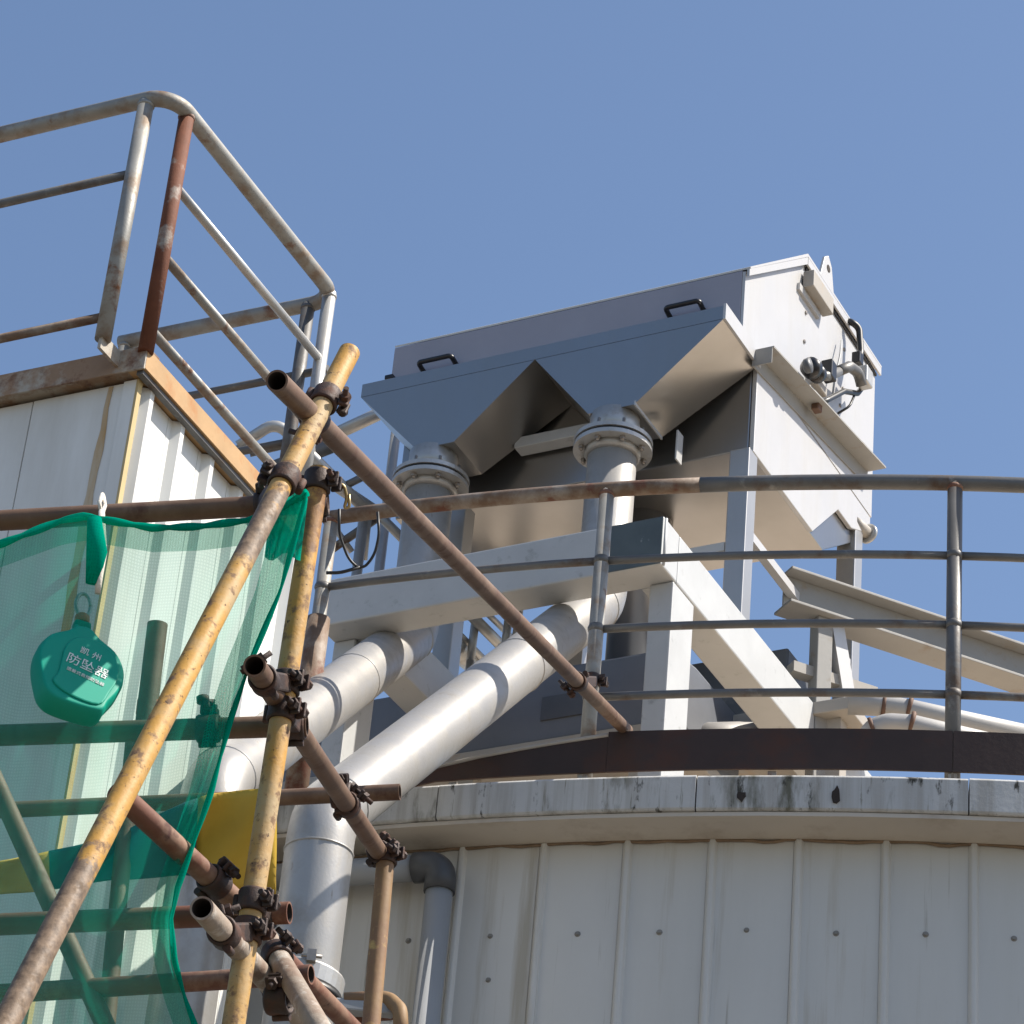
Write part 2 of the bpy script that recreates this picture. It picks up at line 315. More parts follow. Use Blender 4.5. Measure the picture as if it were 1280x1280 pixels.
# cladding panels, one 2.0 degrees wide each, with a standing rib at its left edge
PA0, PW = -25.28, 2.0
for i in range(16):
    a = PA0+i*PW; m = ring(a+.19, a+PW-.03, 3, [(RW-.010, 0.05), (RW+random.uniform(-.001, .001), 0.05), (RW+random.uniform(-.001, .001), 5.574), (RW-.010, 5.574)])
    pn = m.build('wall_panel', 'tank_panel', tank)
    rb = MB(); rb.prism([rc(a-.06, RW-.008, .05), rc(a+.045, RW+.013, .05), rc(a+.15, RW+.013, .05), rc(a+.255, RW-.008, .05)], V((0, 0, 5.522))); rb.build('rib', 'tank_panel', pn, bevel=.004)
    for z in (5.30, 5.16) if i in (3,) else (5.30,):
        c = rc(a+1.0+random.uniform(-.05, .05), RW, z+random.uniform(-.006, .006)); d = (c-V((TC.x, TC.y, c.z))).normalized()
        s_ = MB(); s_.lathe(c-d*.003, d, [(.009, 0), (.009, .003), (.005, .005), (.005, .010)], 10, False); s_.build('screw', 'screw_grey', pn)
fl = ring(-60, 60, 60, [(RW-.02, ZS+.012), (RW+.004, ZS-.004), (RC_-.012, ZS+.002), (RC_-.012, ZS+.014)]); fl.build('soffit_flashing', 'flashing', tank)
fl = ring(60, 300, 100, [(RW-.02, ZS+.012), (RW+.004, ZS-.004), (RC_-.012, ZS+.002), (RC_-.012, ZS+.014)]); fl.build('soffit_flashing', 'flashing', tank)
m = MB(); m.path([rc(-30+.25*i, RW+.006, ZS-.006+.003*math.sin(i*.9)*math.sin(i*.23)-(.004 if (i % 8) < 2 else 0)) for i in range(150)], .0045, 6); m.build('sealant_bead', 'sealant', tank)
CORP = [(RC_-.19, ZS+.016), (RC_-.006, ZS+.016), (RC_, ZS+.022), (RC_, ZR-.008), (RC_-.008, ZR), (RC_-.19, ZR+.006)]
edges = [-37.7, -31.6, -25.5, -19.5, -13.45, -7.36, -1.3, 4.8, 10.9, 17.0, 23.1]
for a0, a1 in zip(edges[:-1], edges[1:]):
    j = random.uniform(-.003, .003)
    pr = [(r+j, z) for r, z in CORP]; ring(a0+.015, a1-.015, 8, pr).build('rim_block', 'cornice', tank, bevel=.002)
ring(23.115, 322.285, 120, CORP).build('rim_block', 'cornice', tank)
for (x, y, sx, sy) in ((926, 995, 1.0, 1.0), (1045, 993, 0.8, 1.5)):      # broken-out holes in the rim
    c = onR(x, y, RC_); d = (c-V((TC.x, TC.y, c.z))).normalized(); u = V((-d.y, d.x, 0)); hb = MB()
    pts = []
    for k in range(9):
        a = 2*math.pi*k/9; r = random.uniform(.010, .020); pts.append(c+u*math.cos(a)*r*sx+V((0, 0, 1))*math.sin(a)*r*sy-d*.004)
    hb.prism(pts, d*.006); hb.build('spall', 'tube_inside', tank)

# ------------------------------------------------------------------ guardrail on the tank roof
POSTS = [-24.35, -16.66, -7.66, 1.3, 10.3, 19.3]
ZT = 6.836
gr = thing('tank_guardrail', 'weathered grey curved guardrail with dark toe board along the tank roof edge', 'guardrail', rc(-7.66, RG, ZR))
def arc(a0, a1, z, R=RG, n=None):
    n = n or max(4, int(abs(a1-a0)/1.2)); return [rc(a0+(a1-a0)*i/n, R, z) for i in range(n+1)]
m = MB(); m.path(arc(-24.5, -14.2, ZT), .0235, 18); m.build('top_rail', 'rail_rust', gr)
m = MB(); m.path(arc(-14.2, 24, ZT), .0235, 18); m.build('top_rail', 'rail_grey', gr)
for z, a0 in ((6.582, -24.4), (6.346, -16.7), (6.116, -16.7)):
    cuts = [a0]+[p for p in POSTS if p > a0+.1]
    for q0, q1 in zip(cuts[:-1], cuts[1:]): MB().path(arc(q0, q1, z), .0125, 12).build('mid_rail', 'rail_grey', gr)
for k, a in enumerate(POSTS):
    p = rc(a, RG, 0); top = V((p.x, p.y, ZT-.004)); b = V((p.x, p.y, ZR-.02))
    MB().tube(b, top, .0225, 18).build('post', 'galv' if k < 2 else 'rail_grey', gr)
    m = MB(); m.lathe(top-V((0, 0, .022)), V((0, 0, 1)), [(.0225, 0), (.0262, .006), (.0245, .014)], 18); m.build('weld', 'red_tube' if k < 3 else 'rail_grey', gr)
    for z in (6.582, 6.346, 6.116):
        if z < 6.5 and a < -17: continue
        m = MB(); m.lathe(V((p.x, p.y, z-.012)), V((0, 0, 1)), [(.0226, 0), (.026, .008), (.026, .016), (.0226, .024)], 16); m.build('weld', 'rail_grey', gr)
p = rc(-24.35, RG, ZR); m = MB(); m.tube(V((p.x, p.y, ZR)), V((p.x, p.y, 6.47)), .036, 18); m.build('post_sleeve', 'rail_rust', gr)
TOE = [(RG+.024, 5.852), (RG+.031, 5.852), (RG+.031, 5.982), (RG+.024, 5.982)]
TL_ = [onR(x, y, RG+.031) for x, y in ((760, 921), (740, 924), (700, 930), (653, 938), (600, 948), (545, 961), (480, 984))]
m = MB()
for R2 in (RG+.031, RG+.024):
    pass
vs_ = []
for p in TL_:
    d = (V((p.x-TC.x, p.y-TC.y, 0))).normalized(); zb_ = min(5.852, p.z-.02); vs_ += [p, p-d*.007, V((p.x, p.y, zb_))-d*.007, V((p.x, p.y, zb_))]
k = len(TL_); m.add(vs_, [(4*i+j, 4*i+(j+1) % 4, 4*i+4+(j+1) % 4, 4*i+4+j) for i in range(k-1) for j in range(4)]+[(0, 1, 2, 3), (4*k-4, 4*k-3, 4*k-2, 4*k-1)]); m.build('toe_board', 'toe_steel', gr)
m = MB(); m.path([p+UP*.006 for p in TL_], .006, 8); m.build('toe_lip', 'beam_tan', gr)
TA0 = math.degrees(math.atan2(TL_[0].x-TC.x, -(TL_[0].y-TC.y)))
for a0, a1 in ((TA0, -7.66), (-7.66, 1.3), (1.3, 10.3), (10.3, 24)):
    ring(a0+.01, a1-.01, 12, TOE).build('toe_board', 'toe_steel', gr)
for a in (-20, -16.66, -12, -7.66, -3, 1.3, 10.3):          # lugs holding the board off the roof
    p = rc(a, RG+.012, ZR-.02); u = V((math.cos(R_(a)), math.sin(R_(a)), 0)); d = rc(a, 1, 0)-rc(a, 0, 0)
    MB().box(p-u*.012, u*.024, d*.010, V((0, 0, .17))).build('toe_lug', 'galv', gr)

# ------------------------------------------------------------------ dust collector: local axes s (back), t (left), z (up)
MAZ = R_(29.23)
ME = V((math.sin(MAZ), math.cos(MAZ), 0)); ML = V((-math.cos(MAZ), math.sin(MAZ), 0)); UP = V((0, 0, 1))
MP = at(830, 645, 10.15)
def M(s, t, z): q = MP+ME*s+ML*t; return V((q.x, q.y, z))
def sz(x, y, t=.05): q = onpl(x, y, MP+ML*t, -ML); return (q-MP).dot(ME), q.z
def tz(x, y, s): q = onpl(x, y, MP+ME*s, ME); return (q-MP).dot(ML), q.z
fr = thing('support_frame', 'light grey box beam frame on legs carrying the dust collector', 'steel frame', M(.6, .6, ZR))
ZB0, ZB1 = 6.843, 7.022; BW = .125; FT = 1.24; FS = 1.93
m = MB(); m.box(M(0, 0, ZB0), ME*BW, ML*FT, UP*(ZB1-ZB0)); m.build('front_beam', 'frame_paint', fr, bevel=.006)
m = MB(); m.box(M(BW+.001, .0, ZB0), ME*(FS-BW), ML*BW, UP*(ZB1-ZB0)); m.build('side_beam', 'frame_paint', fr, bevel=.006)
m = MB(); m.box(M(BW+.001, FT-BW, ZB0), ME*(FS-BW), ML*BW, UP*(ZB1-ZB0)); m.build('side_beam', 'frame_paint', fr, bevel=.006)
m = MB(); m.box(M(FS-BW, BW+.001, ZB0+.002), ME*BW, ML*(FT-2*BW-.002), UP*(ZB1-ZB0-.004)); m.build('rear_beam', 'frame_paint', fr, bevel=.006)
for (s, t) in ((.105, .003), (.105, FT-.085), (1.70, .003), (1.70, FT-.085)):
    m = MB(); m.box(M(s, t, ZR+.01), ME*.165, ML*.082, UP*(ZB0-ZR-.012)); m.build('leg', 'frame_paint', fr, bevel=.005)
    m = MB(); m.box(M(s-.04, t-.04, ZR+.0), ME*.245, ML*.162, UP*.012); m.build('base_plate', 'frame_paint', fr)
mat('teal_paint', (0.075, 0.095, 0.10), 0.55, 0, 0.2, 9, 0.15, 60, [((0.30, 0.31, 0.31), 26, 0.70, 0.03, 0.6, U1)])
pts = [(.002, ZB0+.003), (.002, ZB1-.003)]+[(.20+random.uniform(-.012, .012), ZB1-.003-(ZB1-ZB0-.006)*k/7) for k in range(8)]
m = MB(); m.prism([M(-.0012, a, b) for a, b in pts], ME*.0025); m.build('touch_up_paint', 'teal_paint', fr)
m = MB(); m.path([M(.015, -.002, ZB0+.003), M(.015, -.002, ZB1-.003)], .005, 8); m.build('weld', 'frame_paint', fr)

dc = thing('dust_collector', 'stainless and white steel dust collector with two inlet hoods on the tank roof', 'dust collector', M(1.2, .75, ZB1))
T0, T1 = .05, 1.48
s1, z1 = .63, 8.449; s2, z2 = 1.147, 8.868; s3 = 1.915
ZC = 8.165
m = MB(); m.prism([M(s1, T0+.012, ZC), M(s1, T0+.012, z1-.002), M(s2, T0+.012, z2-.004), M(s3-.02, T0+.012, z2-.014), M(s3-.02, T0+.012, ZC)], ML*(T1-T0-.02)); ub = m.build('upper_box', 'grey_panel', dc, bevel=.004)
m = MB(); m.prism([M(s1+.002, T0, ZC), M(s1+.002, T0, z1-.006), M(s2, T0, z2-.02), M(s3-.02, T0, z2-.02), M(s3-.02, T0, ZC)], ML*.011); m.build('end_panel', 'white_metal', dc)
# lid: folded sheet following the roof line, with a turned down rim
th = .010
lp = [(s1+.004, z1+.003), (s2, z2), (s3, z2)]
up = [(s1+.002, z1+th), (s2-.004, z2+th+.002), (s3+.004, z2+th)]
m = MB(); poly = [M(a, T0-.018, b) for a, b in lp]+[M(a, T0-.018, b) for a, b in up[::-1]]; m.prism(poly, ML*(T1-T0+.010)); lid = m.build('lid', 'white_metal', dc)
m = MB(); m.prism([M(s1-.004, T0-.018, z1-.004), M(s1-.004, T0-.018, z1-.034), M(s2-.002, T0-.018, z2-.036), M(s2-.002, T0-.018, z2-.003)], ML*.010); m.build('lid_rim', 'white_metal', lid)
m = MB(); m.prism([M(s2+.002, T0-.018, z2-.002), M(s2+.002, T0-.018, z2-.036), M(s3, T0-.018, z2-.036), M(s3, T0-.018, z2-.002)], ML*.008); m.build('lid_rim', 'white_metal', lid)
m = MB(); m.box(M(s2+.01, T0-.007, z2-.050), ME*(s3-s2-.03), ML*.006, UP*.012); m.build('gasket', 'black_rubber', lid)
# lower body and its stepped end plate
m = MB(); m.prism([M(.774, T0+.02, ZC-.004), M(.774, T0+.02, 7.776), M(1.475, T0+.02, 7.776), M(1.88, T0+.02, 8.06), M(1.88, T0+.02, ZC-.004)], ML*(T1-T0-.03)); lb = m.build('lower_body', 'stainless', dc, bevel=.004)
m = MB(); m.prism([M(.776, T0, ZC-.006), M(.776, T0, 7.764), M(1.329, T0, 7.764), M(1.564, T0, 8.0), M(1.70, T0, 8.0), M(1.885, T0, 8.085), M(1.885, T0, ZC-.006)], ML*.018); m.build('end_plate', 'white_metal', dc, bevel=.003)
# lower hopper below body, tapering to an outlet
m = MB(); m.lathe(M(1.1, .62, 7.70), -UP, [(.11, -.09), (.11, .10), (.145, .10), (.145, .13), (.10, .13), (.10, 1.88)], 24); m.build('outlet', 'stainless', dc)
# hood: common fascia + two tapered hoppers
HS = .466; HZ = 8.178; HB = 8.122; HZ0 = 7.836
m = MB(); m.box(M(HS, T0, HB), ME*(.772-HS), ML*(1.487-T0), UP*(HZ-HB)); m.build('hood_fascia', 'stainless', dc)
m = MB(); m.box(M(HS-.004, T0-.010, HB-.004), ME*(.785-HS), ML*.010, UP*(HZ-HB+.010)); m.build('hood_flange', 'white_metal', dc)
for (ta, tb, ba, bb) in ((T0, .777, .37, .547), (.781, 1.487, 1.075, 1.225)):
    SB = .69
    m = MB(); m.frustum([M(HS+.001, ta, HB-.001), M(.772, ta, HB-.001), M(.772, tb, HB-.001), M(HS+.001, tb, HB-.001)], [M(HS+.001, ba, HZ0), M(SB, ba, HZ0), M(SB, bb, HZ0), M(HS+.001, bb, HZ0)])
    hd = m.build('hood', 'stainless', dc)
    if ta < .5: m = MB(); m.box(M(HS-.002, ba-.006, HZ0-.006), ME*(SB-HS+.004), ML*.006, UP*.02); m.build('seam', 'white_metal', hd)
m = MB(); m.box(M(.70, .60, 7.93), ME*.06, ML*.36, UP*.045); m.build('hood_brace', 'frame_paint', dc, bevel=.003)
m = MB(); m.box(M(.64, .28, 7.70), ME*.045, ML*.006, UP*.12); m.build('bracket', 'white_metal', dc)
# legs and ties
for (s, t) in ((.745, .052), (1.745, .052), (.745, 1.16), (1.745, 1.16)):
    m = MB(); m.box(M(s, t, ZB1+.013), ME*.075, ML*.075, UP*(7.765-ZB1-.013) if s < 1 else UP*(8.06-ZB1-.013)); m.build('leg', 'leg_metal', dc, bevel=.004)
    m = MB(); m.box(M(s-.03, t-.03, ZB1+.001), ME*.135, ML*.10, UP*.011); m.build('foot_plate', 'white_metal', dc)
m = MB(); m.box(M(.822, .056, 7.425), ME*.92, ML*.03, UP*.034); m.build('tie_bar', 'white_metal', dc)
m = MB(); m.box(M(.75, .13, 7.36), ME*.03, ML*1.03, UP*.034); m.build('tie_bar', 'frame_paint', dc)
a, b = tz(488, 473, s1-.02); m = MB(); m.cbox(M(s1-.02, a, b), ME*.03, ML*.035, UP*.018); m.build('latch', 'black_plastic', dc, bevel=.003)
# channel along the end
c0, c1 = sz(957, 445, 0), sz(1098, 590, 0)
def ch(a, b, dz): return V((0, 0, 0))
A0 = M(c0[0], T0-.001, c0[1]-.035); A1 = M(c1[0], T0-.001, c1[1]-.055); dA = A1-A0
m = MB()
m.box(A0, dA, ML*-.006, UP*.065); m.box(A0+UP*.0652, dA, ML*-.080, UP*.007); m.build('channel', 'beam_grey', dc)
m = MB(); m.box(A0-dA.normalized()*.004, dA.normalized()*.004, ML*-.075, UP*.065); m.build('channel_cap', 'beam_grey', dc)
# handles on the front cover
for (xa, ya, xb, yb) in ((838, 394, 880, 381), (530, 461, 571, 450)):
    ta, za = tz(xa, ya, s1); tb, zb = tz(xb, yb, s1); zc = (za+zb)/2-.006
    pts = [M(s1+.004, ta, zc-.012), M(s1-.046, ta, zc), M(s1-.046, tb, zc), M(s1+.004, tb, zc-.012)]
    m = MB(); m.path(fillet(pts, .012, 4), .0095, 10); m.build('handle', 'black_plastic', dc)
# lifting lug
ls, lz = sz(1036, 322, .10)
c = M(ls, .10, z2+th)
m = MB(); out = [(-.12, 0), (.10, 0), (.036, .235), (.0, .268), (-.036, .24)]
m.prism([c+ME*a+UP*b for a, b in out], ML*.012); lug = m.build('lifting_lug', 'white_metal', dc, bevel=.003)
m = MB(); m.tube(c+UP*.205-ML*.002, c+UP*.205+ML*.014, .016, 14); m.build('lug_hole', 'tube_inside', lug)
# small terminal box hung on the lid edge
b0 = sz(1012, 352, 0); m = MB(); bs, bz = b0
m.box(M(bs+.04, T0-.050, z2-.150), ME*.20, ML*.045, UP*.075); m.build('terminal_box', 'beam_tan', dc, bevel=.004)
m = MB(); m.box(M(bs+.0, T0-.012, z2-.185), ME*.20, ML*.012, UP*.03); m.build('box_bracket', 'white_metal', dc)
for (x, y) in ((1007, 391), (1005, 427), (1055, 437), (1053, 486), (1050, 507)):
    a, b = sz(x, y); m = MB(); m.lathe(M(a, T0+.001, b), -ML, [(.008, 0), (.008, .006), (.003, .007)], 8, False); m.build('screw', 'bolt_steel', dc)
# air supply: regulator, tee, elbow and hoses on the end panel
def E3(x, y, off=.06): a, b = sz(x, y, T0-off); return M(a, T0-off, b)
av = MB(); p0 = E3(1012, 458, .09); p1 = E3(1030, 476, .09)
m = MB(); m.lathe(p0, (p1-p0), [(.02, -.01), (.038, .0), (.040, .03), (.024, .034), (.024, .05), (.034, .055), (.034, .085), (.016, .095)], 18); m.build('regulator', 'black_plastic', dc)
m = MB(); m.lathe(E3(1006, 458, .09), -ML, [(.024, 0), (.028, .004), (.028, .022), (.0, .024)], 18); m.build('gauge', 'cabinet_dark', dc)
m = MB(); m.path([E3(1018, 470, .09), E3(1036, 470, .09), E3(1052, 463, .09)], .019, 12); m.build('air_pipe', 'rail_grey', dc)
m = MB(); m.cbox(E3(1036, 464, .09), ME*.05, ML*.045, UP*.075); m.build('tee', 'black_plastic', dc, bevel=.004)
m = MB(); m.path(fillet([E3(1048, 464, .09), E3(1062, 458, .09), E3(1073, 466, .09), E3(1077, 482, .09)], .05, 5), .021, 12); m.build('elbow', 'rail_grey', dc)
m = MB(); m.cbox(E3(1080, 472, .09), ME*.065, ML*.05, UP*.075); m.build('valve', 'galv_clean', dc, bevel=.006)
m = MB(); m.path(fillet([M(1.60, T0+.02, z2+th+.01), E3(1064, 402, .03), E3(1074, 410, .05), E3(1076, 440, .06), E3(1073, 455, .06)], .06, 6), .013, 12); m.build('hose', 'black_rubber', dc)
m = MB(); m.cbox(E3(1072, 449), ME*.04, ML*.035, UP*.05); m.build('hose_clamp', 'black_plastic', dc, bevel=.004)
m = MB(); m.path(fillet([E3(1078, 484), E3(1072, 492), E3(1055, 489), E3(1034, 500), E3(1022, 505, .04)], .05, 5), .011, 10); m.build('hose', 'black_rubber', dc)
m = MB(); m.path(fillet([E3(1068, 494), E3(1062, 508), E3(1047, 517, .02)], .05, 5), .005, 8); m.build('cable', 'black_rubber', dc)
m = MB(); m.path(fillet([E3(1052, 425, .02), E3(1050, 445, .03), E3(1043, 475, .03), E3(1040, 500, .03)], .08, 5), .004, 8); m.build('cable', 'pvc_grey', dc)
m = MB(); m.cbox(E3(1020, 484, .05), ME*.10, ML*.05, UP*.035); m.build('manifold', 'beam_tan', dc, bevel=.005)
m = MB(); m.cbox(E3(1021, 507, .045), ME*.04, ML*.03, UP*.05); m.build('solenoid', 'rust_ring', dc, bevel=.005)
# drain stub with cap at the rear
q = E3(1066, 651, -.02); q2 = q+ME*.10-ML*.02
m = MB(); m.tube(q, q2, .024, 16); m.build('drain_stub', 'beam_tan', dc)
m = MB(); d = (q2-q).normalized(); m.lathe(q2-d*.004, d, [(.024, 0), (.040, .002), (.040, .014), (.02, .024), (.0, .026)], 18); m.build('drain_cap', 'galv_clean', dc)

# ------------------------------------------------------------------ two duct pipes
RP = .086
SF = .535
E2 = M(SF, .475, 7.10); E1 = M(SF, 1.192, 7.10)
L1 = at(268, 982, 8.35); dd = (L1-E1).normalized()
L2 = at(404, 1022, 8.1)
def duct(label, Etop, Lbot, z_end):
    t = thing('duct_pipe', label, 'pipe', V((Lbot.x, Lbot.y, 0)), 'steel ducts from the hoods down the tank')
    top = V((Etop.x, Etop.y, 7.742)); bot = V((Lbot.x, Lbot.y, z_end))
    pts = fillet([top, Etop, Lbot, bot], .16, 9)
    d1 = (Lbot-Etop).normalized()
    MB().path(pts, RP, 32).build('pipe', 'duct', t)
    # raised weld beads along elbows
    for c, d in ((Etop+UP*.10, UP), (Etop+d1*.10, d1), (Lbot-d1*.10, d1), (Lbot-UP*.10, UP), (Etop+d1*1.05, d1)):
        MB().lathe(c-d*.004, d, [(RP-.002, 0), (RP+.0028, .002), (RP+.0028, .006), (RP-.002, .008)], 32).build('weld', 'duct', t)
    # flanged joint: lower ring on the pipe, gasket, upper ring and spout below the hood
    zf = 7.700
    c = V((Etop.x, Etop.y, zf))
    FR = .138
    MB().lathe(c, UP, [(RP-.004, 0), (FR, 0), (FR, .016), (RP-.004, .016)], 40, False, True).build('flange', 'galv_clean', t)
    MB().lathe(c+UP*.0165, UP, [(RP-.004, 0), (FR-.006, 0), (FR-.006, .010), (RP-.004, .010)], 40, False, True).build('gasket', 'black_rubber', t)
    MB().lathe(c+UP*.027, UP, [(RP-.004, 0), (FR, 0), (FR, .016), (RP-.004, .016)], 40, False, True).build('flange', 'galv_clean', t)
    MB().lathe(c-UP*.03, UP, [(RP, 0), (RP+.012, .016), (RP+.014, .0295), (RP-.004, .0295)], 32, True, True).build('flange_collar', 'duct', t)
    MB().lathe(c+UP*.0435, UP, [(RP+.004, 0), (RP+.001, HZ0-zf-.0435+.01)], 32).build('spout', 'galv_clean', t)
    bm_ = MB(); bm_.hexn(V((0, 0, -.013)), UP, .011, .012); bm_.tube(V((0, 0, -.02)), V((0, 0, .075)), .0055, 8); bm_.hexn(V((0, 0, .0435)), UP, .011, .011)
    first = bm_.build('bolt', 'bolt_steel', None); first.parent = t
    for k in range(8):
        a = 2*math.pi*(k+.3)/8; o = first if k == 0 else first.copy()
        if k: COL.objects.link(o); o.parent = t
        o.location = c+V((math.cos(a), math.sin(a), 0))*.113-ROOT[t.name]
    return t, bot
d1_, _ = duct('nearer sloping steel duct dropping from the right hood past the tank rim', E2, L2, 2.2)
d2_, _ = duct('farther sloping steel duct dropping from the left hood toward the clad tower', E1, L1, 2.2)
cj = onpl(398, 1228, V((L2.x, L2.y, 5)), V((L2.x, L2.y-0, 0)).normalized()).z
c = V((L2.x, L2.y, cj))
MB().lathe(c-UP*.03, UP+V((.12, 0, 0)), [(RP-.01, 0), (RP+.010, 0), (RP+.014, .006), (RP+.014, .044), (RP+.010, .05), (RP-.01, .05)], 32, False).build('band_clamp', 'galv_clean', d1_)
MB().lathe(c-UP*.045, UP+V((.12, 0, 0)), [(RP-.01, 0), (RP+.016, 0), (RP+.016, .014), (RP-.01, .014)], 32).build('clamp_seal', 'black_rubber', d1_)
m = MB(); q = c+V((.02, -RP-.02, .02)); m.cbox(q, V((.022, 0, 0)), V((0, .018, 0)), UP*.03); m.tube(q-V((.025, 0, 0)), q+V((.025, 0, 0)), .005, 8); m.build('clamp_bolt', 'bolt_steel', d1_)

# ------------------------------------------------------------------ kit behind on the tank roof
zq = ZR+.02
sk = thing('equipment_skid', 'dark blue grey steel skid behind the sloping ducts on the tank roof', 'skid', M(1.0, .9, zq))
def line_s(x0, y0, x1, y1, s): return tz(x0, y0, s), tz(x1, y1, s)
(ta, za), (tb, zb) = line_s(740, 923, 600, 946, .75)
zt = tz(690, 835, .75)[1]
zl = (za+zb)/2
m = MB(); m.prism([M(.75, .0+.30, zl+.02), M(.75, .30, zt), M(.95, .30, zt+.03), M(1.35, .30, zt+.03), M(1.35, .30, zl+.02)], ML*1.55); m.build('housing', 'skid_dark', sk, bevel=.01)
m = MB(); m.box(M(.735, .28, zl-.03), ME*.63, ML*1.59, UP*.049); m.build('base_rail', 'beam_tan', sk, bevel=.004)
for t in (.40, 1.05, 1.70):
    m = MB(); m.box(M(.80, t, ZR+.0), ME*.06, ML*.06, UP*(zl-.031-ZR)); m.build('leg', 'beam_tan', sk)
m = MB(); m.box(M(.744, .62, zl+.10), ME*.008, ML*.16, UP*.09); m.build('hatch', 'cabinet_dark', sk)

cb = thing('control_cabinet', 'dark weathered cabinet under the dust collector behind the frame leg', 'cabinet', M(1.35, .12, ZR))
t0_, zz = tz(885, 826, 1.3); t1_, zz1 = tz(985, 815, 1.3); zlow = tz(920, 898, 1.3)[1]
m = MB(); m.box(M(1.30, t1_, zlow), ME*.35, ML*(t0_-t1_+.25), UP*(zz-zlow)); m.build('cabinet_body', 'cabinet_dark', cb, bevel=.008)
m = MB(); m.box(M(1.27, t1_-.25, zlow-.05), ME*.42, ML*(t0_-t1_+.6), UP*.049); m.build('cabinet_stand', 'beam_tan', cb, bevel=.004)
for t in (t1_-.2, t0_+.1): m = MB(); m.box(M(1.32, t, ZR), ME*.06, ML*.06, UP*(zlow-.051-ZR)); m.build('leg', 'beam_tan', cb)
m = MB(); m.tube(M(1.28, (t0_+t1_)/2-.1, zlow-.10), M(1.0, (t0_+t1_)/2+.1, zlow-.22), .05, 16); m.build('cable_duct', 'lag_pipe', cb)

# stair rail seen through the gap
st = thing('stair_railing', 'thin galvanised stair railing seen in the gap between the ducts', 'railing', at(600, 800, 12.0)-UP*.5)
def seg(x0, y0, D0, x1, y1, D1, r, name, mt, par): MB().tube(at(x0, y0, D0), at(x1, y1, D1), r, 12).build(name, mt, par)
for (x0, y0, x1, y1, r) in ((553, 772, 632, 852, .014), (570, 750, 665, 846, .022), (584, 742, 655, 812, .012), (602, 742, 680, 812, .010), (548, 792, 604, 838, .045)):
    seg(x0, y0, 11.9, x1, y1, 12.3, r, 'rail', 'galv_clean', st)
for (x0, y0, x1, y1) in ((594, 778, 588, 826), (636, 770, 630, 820), (650, 752, 645, 800)): seg(x0, y0, 12.05, x1, y1, 12.0, .016, 'post', 'galv_clean', st)
for (x, y) in ((588, 826), (630, 820), (645, 800)): q = at(x, y, 12.0); MB().tube(V((q.x, q.y, ZR)), q, .016, 12).build('post', 'galv_clean', st)
m = MB(); m.cbox(at(545, 832, 11.8), ME*.03, ML*.08, UP*.10); m.build('stair_bracket', 'beam_tan', st)

# far handrails left of the dust collector
fh = thing('far_handrail', 'galvanised handrail bends beyond the scaffold, left of the dust collector', 'handrail', at(400, 620, 11.5)-UP*.3)
def chain(P, D, r, mt='galv_clean', nm='rail', fr_=.06):
    MB().path(fillet([at(x, y, D) for x, y in P], fr_, 5), r, 14).build(nm, mt, fh)
chain([(298, 558), (345, 527), (372, 553), (420, 600), (452, 632)], 11.5, .021)
chain([(425, 540), (500, 505)], 12.6, .026)
chain([(312, 566), (372, 552)], 11.6, .016, 'rail_grey')
chain([(330, 590), (425, 553)], 11.7, .028, 'rail_grey')
chain([(432, 607), (452, 597)], 11.5, .014, 'rail_grey')
chain([(386, 560), (380, 640)], 11.5, .024, nm='post')
chain([(395, 590), (470, 640)], 11.9, .024)
chain([(458, 640), (452, 700)], 11.9, .022, nm='post')
chain([(410, 690), (500, 628)], 12.0, .016, 'rail_grey')
chain([(470, 640), (520, 690)], 12.0, .018)
chain([(415, 655), (440, 690)], 12.0, .012)
for (x, y, D) in ((374, 556, 11.5), (455, 645, 11.9), (499, 506, 12.6), (300, 560, 11.5)):      # standards down to the tank roof
    q = at(x, y, D); MB().tube(V((q.x, q.y, ZR)), q, .020, 14).build('post', 'galv_clean', fh)

cbl = thing('cable_loop', 'thin black cable hanging in a loop from the rusty top rail', 'cable', at(450, 700, 9.7))
MB().path(fillet([at(424, 636, 9.75), at(424, 668, 9.75), at(436, 700, 9.74), at(452, 713, 9.74), at(468, 695, 9.74), at(474, 668, 9.75), at(472, 640, 9.78)], .12, 6), .0045, 8).build('loop', 'black_rubber', cbl)
MB().path(fillet([at(408, 716, 9.75), at(425, 716, 9.74), at(450, 709, 9.74)], .1, 5), .0055, 8).build('tail', 'black_rubber', cbl)

# horizontal I beam at the right, on a trestle
ib = thing('steel_beam', 'pale steel I beam running off to the right behind the guardrail', 'beam', at(1040, 900, 11.3))
IA = at(978, 760, 11.3); az = R_(67)
ID = V((math.sin(az), math.cos(az), 0)); IN = V((ID.y, -ID.x, 0))     # IN points to the camera side
kk = 4000/(11.3)
h_, w_, tf = .145, .12, .011
LB = 2.6
def ibx(nm, dn, dz, wn, hz): m = MB(); m.box(V((IA.x, IA.y, IA.z))+IN*dn+UP*dz, ID*LB, IN*wn, UP*hz); m.build(nm, 'beam_grey', ib, bevel=.002)
ibx('bottom_flange', -w_/2, 0, w_, tf); ibx('top_flange', -w_/2, h_-tf, w_, tf); ibx('web', -.005, tf+.0005, .010, h_-2*tf-.001)
for dx in (.16, 1.6, 2.3):
    m = MB(); p = IA+ID*dx; m.box(V((p.x, p.y, ZR))-IN*.03-ID*.03, ID*.06, IN*.06, UP*(IA.z-ZR-.001)); m.build('post', 'beam_grey', ib, bevel=.003)
